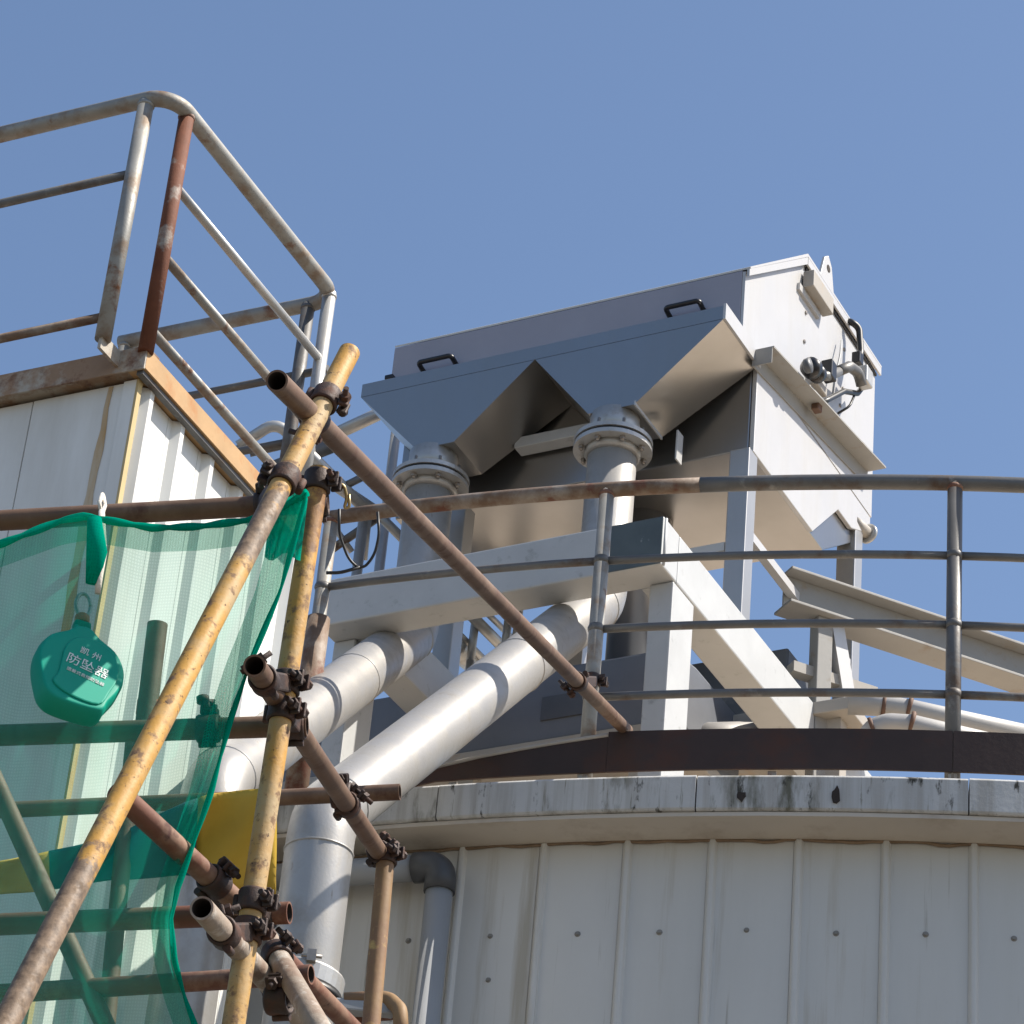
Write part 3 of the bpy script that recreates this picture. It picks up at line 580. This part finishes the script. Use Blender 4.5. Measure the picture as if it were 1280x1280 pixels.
p = IA+ID*.19; m = MB(); m.prism([V((p.x, p.y, IA.z-.002))-IN*.03, V((p.x, p.y, IA.z-.002))-IN*.03+ID*.05, V((p.x, p.y, IA.z-.30))-IN*.03+ID*.11, V((p.x, p.y, IA.z-.30))-IN*.03+ID*.06], IN*.05); m.build('knee_brace', 'white_metal', ib)
p = IA+ID*.05+UP*(-.24); m = MB(); m.box(p-IN*.04, ID*.34, IN*.05, UP*.04); m.build('cross_bar', 'beam_tan', ib)

for (lab, pts, D, r, rings) in (
    ('upper of two pale lagged pipes behind the right end of the guardrail', [(1060, 880), (1102, 882), (1140, 888), (1300, 923)], 11.0, .037, [(1105, 884), (1137, 885)]),
    ('lower of two pale lagged pipes behind the right end of the guardrail', [(1086, 935), (1088, 914), (1110, 906), (1140, 908), (1290, 943)], 10.8, .040, [(1092, 912), (1140, 905)])):
    t = thing('lagged_pipe', lab, 'pipe', at(pts[-2][0], pts[-2][1], D)-UP*.3, 'lagged pipes at the right')
    MB().path(fillet([at(x, y, D) for x, y in pts], .08, 6), r, 20).build('pipe', 'lag_pipe', t)
    for (x, y) in rings:
        i = min(range(1, len(pts)-1), key=lambda k: abs(pts[k][0]-x)); dr = (at(*pts[i+1], D)-at(*pts[i], D)).normalized()
        MB().lathe(at(x, y, D)-dr*.008, dr, [(r-.004, 0), (r+.004, 0), (r+.004, .012), (r-.004, .016)], 20).build('ring', 'rust_ring', t)

# downpipe on the tank wall
dp = thing('downpipe', 'grey plastic downpipe with dark elbow on the tank wall', 'downpipe', onR(545, 1270, 6.88))
pv = onR(551, 1095, 6.88); cx = V((pv.x, pv.y, 0)); r = .038
MB().tube(V((cx.x, cx.y, .1)), V((cx.x, cx.y, pv.z-.03)), r, 20).build('pipe', 'pvc_grey', dp)
pe = onR(547, 1085, 6.88); hl = onR(440, 1083, 6.88)
tl_ = (hl-V((cx.x, cx.y, hl.z))); hl2 = V((cx.x, cx.y, pv.z+.03))+V((tl_.x, tl_.y, 0)).normalized()*.5
el = fillet([V((cx.x, cx.y, pv.z-.05)), V((cx.x, cx.y, pv.z+.03)), V((cx.x, cx.y, pv.z+.03))+(hl2-V((cx.x, cx.y, pv.z+.03)))*.16], .06, 8)
MB().path(el, r+.006, 20).build('elbow', 'pvc_dark', dp)
MB().tube(V((cx.x, cx.y, pv.z+.03))+(hl2-V((cx.x, cx.y, pv.z+.03)))*.12, hl2, r, 20).build('branch', 'pvc_grey', dp)

# ================================================================== CLAD TOWER
TAZ = R_(27.13)
TE = V((math.sin(TAZ), math.cos(TAZ), 0)); TL = V((-math.cos(TAZ), math.sin(TAZ), 0))
TP = at(183, 440, 8.8); TZ = TP.z
def T(s, t, z): q = TP+TE*s+TL*t; return V((q.x, q.y, z))
def tsz(x, y, t=0): q = onpl(x, y, TP+TL*t, -TL); return (q-TP).dot(TE), q.z
def ttz(x, y, s=0): q = onpl(x, y, TP+TE*s, TE); return (q-TP).dot(TL), q.z
tw = thing('clad_tower', 'white sheet clad tower with rusty roof edge behind the green net', 'tower', T(.5, 1.2, 0))
SL, TLn = .99, 2.6
OV = .035                                        # roof overhang beyond the sheets
m = MB(); m.box(T(OV+.02, OV+.02, 0), TE*(SL-.07), TL*(TLn-.1), UP*(TZ-.05)); m.build('core', 'tower_sheet', tw)
# side sheets: trapezoid ribbed
pw = .172
for i in range(6):
    a = OV+.025+i*pw; b = min(a+pw, SL-.01)
    if b-a < .05: continue
    prof = [(0, 0), (.018, 0), (.032, -.024), (.052, -.024), (.066, 0), (b-a-.002, 0)]
    pts = [T(a+u, OV+.016+v, .05) for u, v in prof]; back = [T(a+u, OV+.019+v if v == 0 else OV+.019+v, .05) for u, v in prof[::-1]]
    m = MB(); m.prism(pts+back, UP*(TZ-.055-.05)); m.build('wall_sheet', 'tower_sheet', tw)
for i in range(8):
    a = OV+.045+i*.30; m = MB(); j = random.uniform(-.002, .002)
    m.box(T(OV+.012+j, a+.002, .05), TE*.008, TL*.296, UP*(TZ-.055-.05)); m.build('wall_sheet', 'tower_sheet', tw, bevel=.002)
m = MB(); m.box(T(OV+.004, OV+.008, .05), TE*.007, TL*.04, UP*(TZ-.056-.05)); m.build('corner_trim', 'tower_sheet', tw)
m = MB(); m.box(T(OV+.004, OV+.000, .05), TE*.020, TL*.0075, UP*(TZ-.056-.05)); m.build('corner_trim', 'corner_trim', tw)
m = MB(); sp_ = [(OV+.085+.004*math.sin(k*1.7), TZ-.06-.07*k) for k in range(14)]; sq_ = [(OV+.085+.014+.016*min(1, k/6)*(1 if k < 10 else (14-k)/4)+.003*math.sin(k*2.3), TZ-.06-.07*k) for k in range(14)]
m.prism([T(OV+.0085, a, b) for a, b in sp_]+[T(OV+.0085, a, b) for a, b in sq_[::-1]], TE*.0015); m.build('rust_stain', 'rust_streak', tw)
# roof edge angles
m = MB(); m.box(T(0, -.0, TZ-.052), TE*.006, TL*TLn, UP*.075); m.box(T(.0065, -.0, TZ+.016), TE*.06, TL*TLn, UP*.007); m.build('roof_edge', 'fascia_rust', tw)
m = MB(); m.box(T(.0065, -.0005, TZ-.048), TE*SL, TL*.006, UP*.064); m.box(T(.0065, .006, TZ-.048), TE*SL, TL*.05, UP*.006); m.build('roof_edge', 'fascia_tan', tw)
m = MB(); m.box(T(.02, .02, TZ-.04), TE*(SL-.03), TL*(TLn-.04), UP*.05); m.build('roof', 'fascia_rust', tw)
m = MB(); m.box(T(.012, .008, TZ-.062), TE*SL, TL*.02, UP*.013); m.build('drip_strip', 'rail_grey', tw)

tg = thing('tower_guardrail', 'weathered galvanised guardrail with rounded corners on the tower roof', 'guardrail', T(0, 0, TZ+.02))
FS_ = -.085                                       # the front run stands off on brackets
RT = .0240
zs = tsz(330, 257)[1]; ztop = ttz(90, 148, FS_)[1]
pts = fillet([T(FS_, 2.6, ztop), T(FS_, .005, (ztop+zs)/2), T(.955, .005, zs), T(.955, .78, zs)], .085, 9)
MB().path(pts, RT, 20).build('top_rail', 'galv', tg)
zpb = ttz(131, 424, FS_)[1]; t2 = ttz(183, 128, FS_)[0]
posts = [(FS_, t2, ztop, 'galv', RT-.001, zpb), (.008, .008, zs, 'rust_post', RT-.002, TZ+.005), (.915, .008, zs, 'galv_clean', RT-.003, TZ+.005), (.950, .10, zs, 'rail_grey', RT-.003, TZ+.005), (FS_, 1.3, ztop, 'galv', RT-.001, zpb), (.955, .76, zs, 'galv', RT-.003, TZ+.005)]
for (s, t, z, mt, r, z0) in posts:
    MB().tube(T(s, t, z0), T(s, t, z-.004), r, 18).build('post', mt, tg)
    m = MB(); m.lathe(T(s, t, z-.026), UP, [(r, 0), (r+.003, .005), (r+.002, .012)], 18); m.build('weld', mt, tg)
for t in (t2, 1.3): m = MB(); m.box(T(FS_-.012, t-.005, zpb-.035), TE*(-FS_+.0115), TL*.010, UP*.05); m.build('bracket', 'fascia_rust', tg)
def trail(x0, y0, x1, y1, face, r, mt='galv', s0=None, s1=None):
    if face == 's':
        a, z = tsz(x0, y0); b, zz = tsz(x1, y1); zc = (z+zz)/2; MB().tube(T(s0 if s0 is not None else a, .012, zc), T(.915, .008, zc), r, 12).build('mid_rail', mt, tg)
    else:
        a, z = ttz(x0, y0, FS_); b, zz = ttz(x1, y1, FS_); zc = (z+zz)/2; MB().tube(T(FS_, t2, zc), T(FS_, 2.6, zc), r, 12).build('mid_rail', mt, tg)
trail(230, 242, 395, 437, 's', .0135, 'galv_clean', .03); trail(215, 330, 335, 463, 's', .0145, 'galv', .03); trail(192, 415, 350, 585, 's', .0145, 'galv', .03)
trail(0, 255, 160, 218, 't', .0135, 'rail_grey'); trail(0, 422, 128, 398, 't', .0135, 'rail_rust')
for zz in (tsz(230, 242)[1], tsz(215, 330)[1]): MB().tube(T(.955, .0, zz), T(.955, .78, zz), .013, 12).build('mid_rail', 'rail_grey', tg)

# ================================================================== SCAFFOLD
SR = .0192
def stube(label, x0, y0, D0, x1, y1, D1, mt, ext0=0.0, ext1=0.0, group='scaffold tubes'):
    a, b = at(x0, y0, D0), at(x1, y1, D1); d = (b-a).normalized(); a = a-d*ext0; b = b+d*ext1
    base = a if a.z < b.z else b
    o = MB().hollow(a, b, SR, n=24).build('scaffold_tube', [mt, 'tube_inside'], None, base=base)
    tag(o, label, 'scaffold tube', group); return a, b, d
tA = stube('long yellow painted scaffold tube leaning across the green net', 437, 440, 5.72, 30, 1235, 4.55, 'yellow_banded', 0, .7,
    )
pB0 = at(398, 590, 5.75); hB = math.hypot(pB0.x, pB0.y); dB = ray(292, 1280); kB = hB/math.hypot(dB.x, dB.y)
tB = stube('upright yellow scaffold tube at the right edge of the net', 399, 588, 5.75, 292, 1280, kB*1.0, 'yellow_pole', 0, 1.6)
tC = stube('long brown scaffold tube slanting from the yellow pole down to the tank guardrail', 346, 476, 5.35, 783, 913, 9.30, 'brown_tube')
tD = stube('brown scaffold ledger above the net top edge', -60, 654, 5.95, 405, 628, 5.85, 'brown_tube', 1.7)
tE = stube('scaffold ledger behind the net just below the green fall arrester', -60, 921, 5.75, 384, 907, 5.62, 'brown_tube', 1.7)
tF = stube('long thin looking ledger ending in an open reddish mouth beside the near duct', 20, 1012, 7.6, 500, 990, 7.4, 'brown_tube', 1.7)
tG = stube('rust red ledger with open end below the yellow tarpaulin', -60, 1158, 5.65, 362, 1141, 5.45, 'red_tube', 1.7)
tH = stube('lowest brown ledger behind the net with short open end', -60, 1246, 6.4, 389, 1218, 6.1, 'red_tube', 1.7)
tI = stube('brown transom tube sloping back from an open end beside the upright pole', 318, 832, 5.3, 478, 1072, 6.9, 'brown_tube')
tJ = stube('short upright rust and yellow tube in front of the tank wall', 483, 1062, 6.85, 463, 1290, 6.65, 'yellow_brown_tube', 0, 1.2)
tK = stube('rust brown tube slanting down behind the long yellow pole', 168, 1010, 5.25, 300, 1132, 5.45, 'red_tube', .05, 0)
tL = stube('tube with dark open end beside the rusty couplers, low on the pole', 252, 1135, 5.05, 400, 1300, 5.9, 'mortar_tube', 0, .3)
tM = stube('mortar crusted tube running down to the lower edge in front of the near duct', 326, 1160, 5.6, 402, 1290, 5.15, 'mortar_tube', 0, .3)
tN = stube('rust red tube passing behind the mortar crusted tube', 352, 1195, 6.2, 440, 1285, 6.6, 'red_tube', .05, .3)
tO = stube('drab tube slanting behind the net at the left edge', -10, 968, 6.6, 100, 1212, 6.3, 'brown_tube', .2, .2)
tQ = stube('drab upright tube behind the net below the tarpaulin', 152, 1085, 6.9, 132, 1290, 6.75, 'brown_tube', .3, .6)
sp = thing('standing_stub', 'drab open stub tube with red taped band behind the net', 'tube', at(182, 905, 6.5))
MB().hollow(at(197, 780, 6.55), at(178, 935, 6.45), .021, n=20).build('tube', ['brown_tube', 'tube_inside'], sp)
a_, b_ = at(185.5, 876, 6.49), at(183.5, 893, 6.48); MB().tube(a_, b_, .0225, 20).build('tape_band', 'red_tape', sp)

# couplers: two forged bands back to back with hinge, eye bolts and nuts
def ringpart(t, p, d, bolt_dir):
    d = d.normalized(); bd = (bolt_dir-d*bolt_dir.dot(d)).normalized(); sd = d.cross(bd).normalized(); W = .040
    r0, r1 = SR+.0005, SR+.0065
    bn = MB().lathe(p-d*W/2, d, [(r0, 0), (r1-.002, 0), (r1, .004), (r1-.0015, W/2), (r1, W-.004), (r1-.002, W), (r0, W)], 28, True, True).build('band', 'clamp_iron', t)
    m = MB(); c = p+bd*(r1+.008)
    m.cbox(c+sd*.009, bd*.019, sd*.007, d*.031); m.cbox(c-sd*.009, bd*.019, sd*.007, d*.031); m.build('ear', 'clamp_iron', bn, bevel=.003)
    m = MB(); m.tube(c-sd*.025, c+sd*.036, .005, 10); m.hexn(c+sd*.013, sd, .0105, .009); m.hexn(c-sd*.021, sd, .0095, .008); m.build('bolt', 'clamp_iron', bn)
    h = p-bd*(r1+.004); m = MB(); m.tube(h-d*.015, h+d*.015, .007, 12); m.build('hinge', 'clamp_iron', bn)
def coupler(label, p1, d1, p2=None, d2=None, bd1=None, bd2=None):
    t = thing('scaffold_coupler', label, 'coupler', p1-UP*.03, 'scaffold couplers')
    ringpart(t, p1, d1, bd1 or V((.8, -.4, .2)))
    if p2 is not None:
        ringpart(t, p2, d2, bd2 or V((.3, -.5, .8)))
        ax = (p2-p1); L = ax.length
        if L > .03:
            u, w_ = ortho(ax); m = MB(); c = (p1+p2)/2; m.cbox(c, ax.normalized()*max(.012, L-2*SR), u*.032, w_*.032); m.build('saddle', 'clamp_iron', t, bevel=.004)
    return t
def near(tb, x, y):                                 # point on tube axis seen closest to (x, y)
    a, b, d = tb; best = None
    for i in range(201):
        p = a+(b-a)*(i/200); an = (p-CAM).angle(ray(x, y))
        if best is None or an < best[0]: best = (an, p)
    return best[1]
def depth(p): return (p-CAM).length
pa = near(tA, 405, 497); pc = near(tC, 392, 522)
coupler('rusty coupler joining the leaning yellow pole to the long brown tube near its top', pa, tA[2], pc, tC[2], V((.9, -.1, -.5)), V((-.3, -.3, -.9)))
coupler('dark coupler on the leaning yellow pole where the top ledger meets it', near(tA, 350, 598), tA[2], near(tD, 335, 632), tD[2], V((-.9, -.2, .1)), V((0, -.6, .8)))
coupler('rusty coupler capping the upright yellow pole', near(tB, 398, 606), tB[2], near(tD, 400, 628), tD[2], V((.9, -.3, 0)), V((0, -.5, .8)))
coupler('upper rusty coupler gripping the upright pole beside the open transom end', near(tB, 356, 852), tB[2], near(tI, 332, 850), tI[2], V((.7, -.5, .3)), V((-.6, -.2, .7)))
coupler('lower rusty coupler of the pair on the upright pole, over the ledger end', near(tB, 350, 888), tB[2], near(tE, 368, 908), tE[2], V((.8, -.5, .1)), V((.2, -.6, .7)))
coupler('black coupler where the transom crosses the reddish open ended ledger', near(tI, 432, 1008), tI[2], near(tI, 426, 996)+(near(tF, 440, 994)-near(tI, 432, 1004)).normalized()*.06, tF[2], V((.6, -.3, .8)), V((.5, -.5, .7)))
coupler('rusty coupler on top of the short upright tube by the tank wall', near(tJ, 482, 1070), tJ[2], near(tI, 474, 1066), tI[2], V((.7, -.6, .3)), V((.6, -.2, .8)))
coupler('big dark coupler on the slanting rust brown tube below the tarpaulin', near(tK, 268, 1104), tK[2], near(tG, 285, 1145), tG[2], V((.4, -.5, .7)), V((-.4, -.5, .7)))
coupler('rusty coupler on the upright pole beside the rust red open end', near(tB, 312, 1128), tB[2], near(tG, 330, 1142), tG[2], V((.8, -.4, .1)), V((.2, -.6, .7)))
coupler('coupler on the upright pole just below the rust red ledger', near(tB, 303, 1160), tB[2], near(tL, 282, 1165), tL[2], V((.8, -.5, .2)), V((-.4, -.4, .8)))
coupler('black coupler on the mortar crusted tube', near(tM, 346, 1196), tM[2], near(tH, 352, 1222), tH[2], V((.6, -.3, .7)), V((.2, -.5, .8)))
coupler('dark coupler low at the lower edge between the slanting tubes', near(tL, 345, 1245), tL[2], near(tM, 368, 1240)+V((-.03, .05, 0)), tH[2], V((-.6, -.5, .6)), V((-.2, -.6, .7)))
pp = rc(-16.66, RG, near(tC, 738, 850).z)
coupler('coupler clamping the long brown tube to a tank guardrail post', V((pp.x, pp.y, onR(738, 852, RG).z)), UP, near(tC, 722, 852), tC[2], V((.9, -.4, 0)), V((-.5, -.5, -.6)))
# loose swivel fitting standing on the ledger behind the net
q = near(tE, 258, 908); lf = thing('loose_fitting', 'small dark bolt fitting standing up on the ledger behind the net', 'fitting', q)
ringpart(lf, q, tE[2], V((-.1, .0, 1)))
MB().path([q+UP*.03, q+UP*.055, at(254, 878, depth(q))], .006, 10).build('eye_bolt', 'clamp_iron', lf)
MB().lathe(at(254, 879, depth(q)), V((-.2, 0, 1)), [(.004, 0), (.012, .002), (.012, .012), (.004, .014)], 10).build('eye_nut', 'clamp_iron', lf)
# wing hook below pole-cap coupler
q = near(tB, 398, 606); hk = thing('wire_hook', 'bent brass wire hook hanging from the pole cap coupler', 'hook', at(435, 640, depth(q)))
MB().path(fillet([at(420, 604, depth(q)), at(430, 606, depth(q)), at(434, 622, depth(q)), at(430, 636, depth(q)), at(437, 634, depth(q)), at(436, 618, depth(q))], .03, 5), .003, 8).build('wire', 'brass', hk)
# hardware at the lower edge
hw = thing('pipe_bracket', 'rusty pipe bracket with grey clip at the lower edge beside the short upright tube', 'bracket', at(478, 1290, 7.6))
MB().path(fillet([at(430, 1250, 7.6), at(485, 1247, 7.6), at(500, 1262, 7.55), at(502, 1300, 7.5)], .04, 6), .018, 14).build('bent_tube', 'yellow_brown_tube', hw)
MB().cbox(at(455, 1262, 7.6), V((.14, 0, 0)), V((0, .05, 0)), UP*.03).build('clip', 'pvc_grey', hw, bevel=.005)
MB().path([at(440, 1275, 7.62), at(495, 1268, 7.6), at(508, 1290, 7.55)], .012, 12).build('rod', 'red_tube', hw)

# ================================================================== NET, TARPAULIN, FALL ARRESTER
def lerp(P, x):
    for (x0, y0), (x1, y1) in zip(P[:-1], P[1:]):
        if x0 <= x <= x1: return y0+(y1-y0)*(x-x0)/(x1-x0)
    return P[-1][1] if x > P[-1][0] else P[0][1]
TOPY = [(-430, 690), (-260, 676), (-160, 690), (-80, 712), (0, 684), (40, 668), (85, 650), (112, 645), (150, 652), (200, 660), (260, 658), (320, 650), (350, 640), (385, 615)]
RX = [(615, 384), (660, 372), (740, 350), (830, 312), (900, 288), (990, 264), (1060, 240), (1110, 222), (1150, 214), (1200, 218), (1250, 232), (1330, 262)]
NX, NY = 110, 70; DN = 5.50
def netpt(u, v, extra=0.0):
    y = 615+(1330-615)*v
    xr = lerp(RX, y); x = -430+(xr+430)*u
    yt = lerp(TOPY, x); yy = yt+(1330-yt)*v
    xr = lerp(RX, yy); x = -430+(xr+430)*u
    w_ = (x+80)/(xr+80); rip = .012*math.sin(w_*23+v*5)+.02*math.sin(w_*9-v*7)*v+.018*math.sin(w_*40+v*3)*max(0, w_-.8)*5
    return at(x, yy, DN-.25*v+rip+extra)
nt_ = thing('safety_net', 'green see-through safety net hung on the scaffold at the left', 'safety net', netpt(.5, 1))
MB().grid([[netpt(j/NX, i/NY) for j in range(NX+1)] for i in range(NY+1)]).build('mesh_sheet', 'net', nt_, recalc=False)
MB().grid([[netpt(.96+.04*j/8+.0, i/NY, -.012-.012*math.sin(j*1.3+i*.2)) for j in range(9)] for i in range(0, NY+1)]).build('side_fold', 'net_fold', nt_, recalc=False)
MB().path([netpt(1, i/NY, -.012) for i in range(NY+1)], [.0025+.003*abs(math.sin(i*.31)) for i in range(NY+1)], 10).build('side_hem', 'net_hem', nt_)
MB().path([netpt(j/NX, 0, -.008) for j in range(NX+1)], [.0045+.003*abs(math.sin(j*.5)) for j in range(NX+1)], 10).build('top_hem', 'net_hem', nt_)
MB().grid([[netpt(j/NX, .045*i/4, -.006) for j in range(NX+1)] for i in range(5)]).build('top_fold', 'net', nt_, recalc=False)
# bunched net where it is tied up at the pole
P = [[at(340+44*math.cos(a*math.pi)*.0+(45*j/8)-8*i/6*1.2, 618+i*13+5*math.sin(j), 5.62+.012*math.sin(j*2.1+i)) for j in range(9)] for i, a in [(k, k/6) for k in range(7)]]
MB().grid(P).build('corner_bunch', 'net_hem', nt_, recalc=False)
tie = thing('net_tie', 'pale rope tie looped over the ledger above the fall arrester', 'rope tie', at(127, 640, 5.8))
MB().path([at(128, 618, 5.8), at(124, 628, 5.72), at(127, 645, 5.70), at(131, 632, 5.74), at(129, 620, 5.79)], .004, 8).build('loop', 'rope', tie)
MB().path([at(127, 640, 5.70), at(129, 690, 5.46), at(124, 722, 5.44), at(122, 742, 5.43)], [.006, .007, .006, .005], 10).build('tail', 'rope', tie)
MB().path([at(118, 648, 5.47), at(121, 690, 5.45), at(115, 730, 5.44)], [.012, .018, .011], 12).build('bundle', 'net_hem', tie)

fa = thing('fall_arrester', 'green teardrop fall arrester with white Chinese lettering hung before the net', 'fall arrester', at(96, 905, 5.38))
fc = at(97, 842, 5.38); na = R_(158)
FN = V((math.sin(na)*.96, math.cos(na)*.96, .28)).normalized(); FW = V((-FN.y, FN.x, 0)).normalized(); FU = FN.cross(FW).normalized()
if FU.z < 0: FU = -FU
out = [(-.010, .094), (.012, .094), (.030, .076), (.058, .056), (.074, .026), (.077, -.004), (.068, -.036), (.052, -.066), (.036, -.092), (-.030, -.092), (-.058, -.078), (-.070, -.045), (-.077, -.006), (-.074, .026), (-.058, .056), (-.030, .076)]
def smooth_loop(P, k=4):
    o = []; N_ = len(P)
    for i in range(N_):
        p0, p1, p2, p3 = (V((*P[(i+j-1) % N_], 0)) for j in range(4))
        for q in range(k):
            t = q/k; o.append(.5*((2*p1)+(p2-p0)*t+(2*p0-5*p1+4*p2-p3)*t*t+(3*p1-p0-3*p2+p3)*t**3))
    return [(p.x, p.y) for p in o]
out = smooth_loop(out)
n = len(out)
def loop(sc, off, dy=0.0): return [fc+FW*(x*sc)+FU*(y*sc+dy)+FN*off for x, y in out]
m = MB(); Ls = [loop(.80, -.030), loop(.97, -.024), loop(1.0, -.012), loop(1.0, .008), loop(.95, .022)]
m.add([p for q_ in Ls for p in q_], [(i*n+k, i*n+(k+1) % n, (i+1)*n+(k+1) % n, (i+1)*n+k) for i in range(len(Ls)-1) for k in range(n)]+[tuple(range(n))[::-1], tuple(range((len(Ls)-1)*n, len(Ls)*n))], True)
body = m.build('housing', 'device_green', fa); 
b = body.modifiers.new('bevel', 'BEVEL'); b.width = .004; b.segments = 3; b.angle_limit = R_(35)
m = MB(); plate = [(-.010, .060), (.020, .062), (.050, .046), (.062, .016), (.062, -.012), (.050, -.045), (.032, -.080), (-.018, -.076), (-.048, -.056), (-.040, -.03), (-.032, .03)]
plate = smooth_loop(plate, 4)
m.prism([fc+FW*x+FU*y+FN*.0205 for x, y in plate], FN*.005); m.build('face_plate', 'device_green', fa, bevel=.006)
m = MB(); m.cbox(fc+FU*.104, FW*.030, FU*.026, FN*.022); m.build('neck', 'device_green', fa, bevel=.005)
MB().lathe(fc+FU*.118, FU, [(.010, 0), (.013, .004), (.013, .014), (.008, .02)], 14).build('swivel', 'orange_rubber', fa)
tops = fc+FU*.135
MB().path([tops+FW*.013*math.cos(a)+FU*(.026+.028*math.sin(a)) for a in [2*math.pi*k/20 for k in range(21)]], .0035, 8).build('snap_hook', 'galv_clean', fa)
def text(s_, size, x, y, rot=0):
    cu = bpy.data.curves.new('lettering', 'FONT'); cu.body = s_; cu.size = size; cu.align_x = 'CENTER'; cu.align_y = 'CENTER'; cu.extrude = .0004
    to = bpy.data.objects.new('tmp', cu); COL.objects.link(to)
    bpy.context.view_layer.update()
    me = bpy.data.meshes.new_from_object(to.evaluated_get(bpy.context.evaluated_depsgraph_get())); bpy.data.objects.remove(to)
    me.materials.clear(); me.materials.append(MATS['print_white'])
    o = bpy.data.objects.new('lettering', me); COL.objects.link(o); o.parent = fa
    X = (FW*math.cos(rot)+FU*math.sin(rot)); Y = (FU*math.cos(rot)-FW*math.sin(rot)); c = fc+FW*x+FU*y+FN*.0262-ROOT[fa.name]
    o.matrix_local = Matrix(((X.x, Y.x, FN.x, c.x), (X.y, Y.y, FN.y, c.y), (X.z, Y.z, FN.z, c.z), (0, 0, 0, 1)))
text('凯 州', .017, .012, .026, R_(-13)); text('防坠器', .0255, .008, -.004, R_(-13)); text('速差式自控防坠器', .0085, .006, -.028, R_(-13))

tp = thing('tarpaulin', 'yellow and blue tarpaulin strip slung along the scaffold behind the net', 'tarpaulin', at(200, 1100, 6.9))
TT = [(-260, 1120), (-40, 1082), (0, 1076), (55, 1066), (140, 1046), (230, 1003), (262, 992), (345, 984)]
TB_ = [(-260, 1165), (-40, 1122), (0, 1118), (60, 1112), (140, 1100), (230, 1094), (262, 1098), (290, 1112), (345, 1118)]
def tarp(x0, x1, nm, mt):
    P = []
    for i in range(13):
        v = i/12; row = []
        for j in range(13):
            x = x0+(x1-x0)*j/12; y = lerp(TT, x)*(1-v)+lerp(TB_, x)*v; row.append(at(x, y, 6.9+.03*math.sin(x*.05+v*4)+.04*v))
        P.append(row)
    m = MB(); m.grid(P); o = m.build(nm, mt, tp, recalc=False); sm = o.modifiers.new('solid', 'SOLIDIFY'); sm.thickness = .003
tarp(-260, 62, 'yellow_panel', 'tarp_yellow'); tarp(62, 246, 'blue_panel', 'tarp_blue'); tarp(246, 345, 'yellow_panel', 'tarp_yellow')
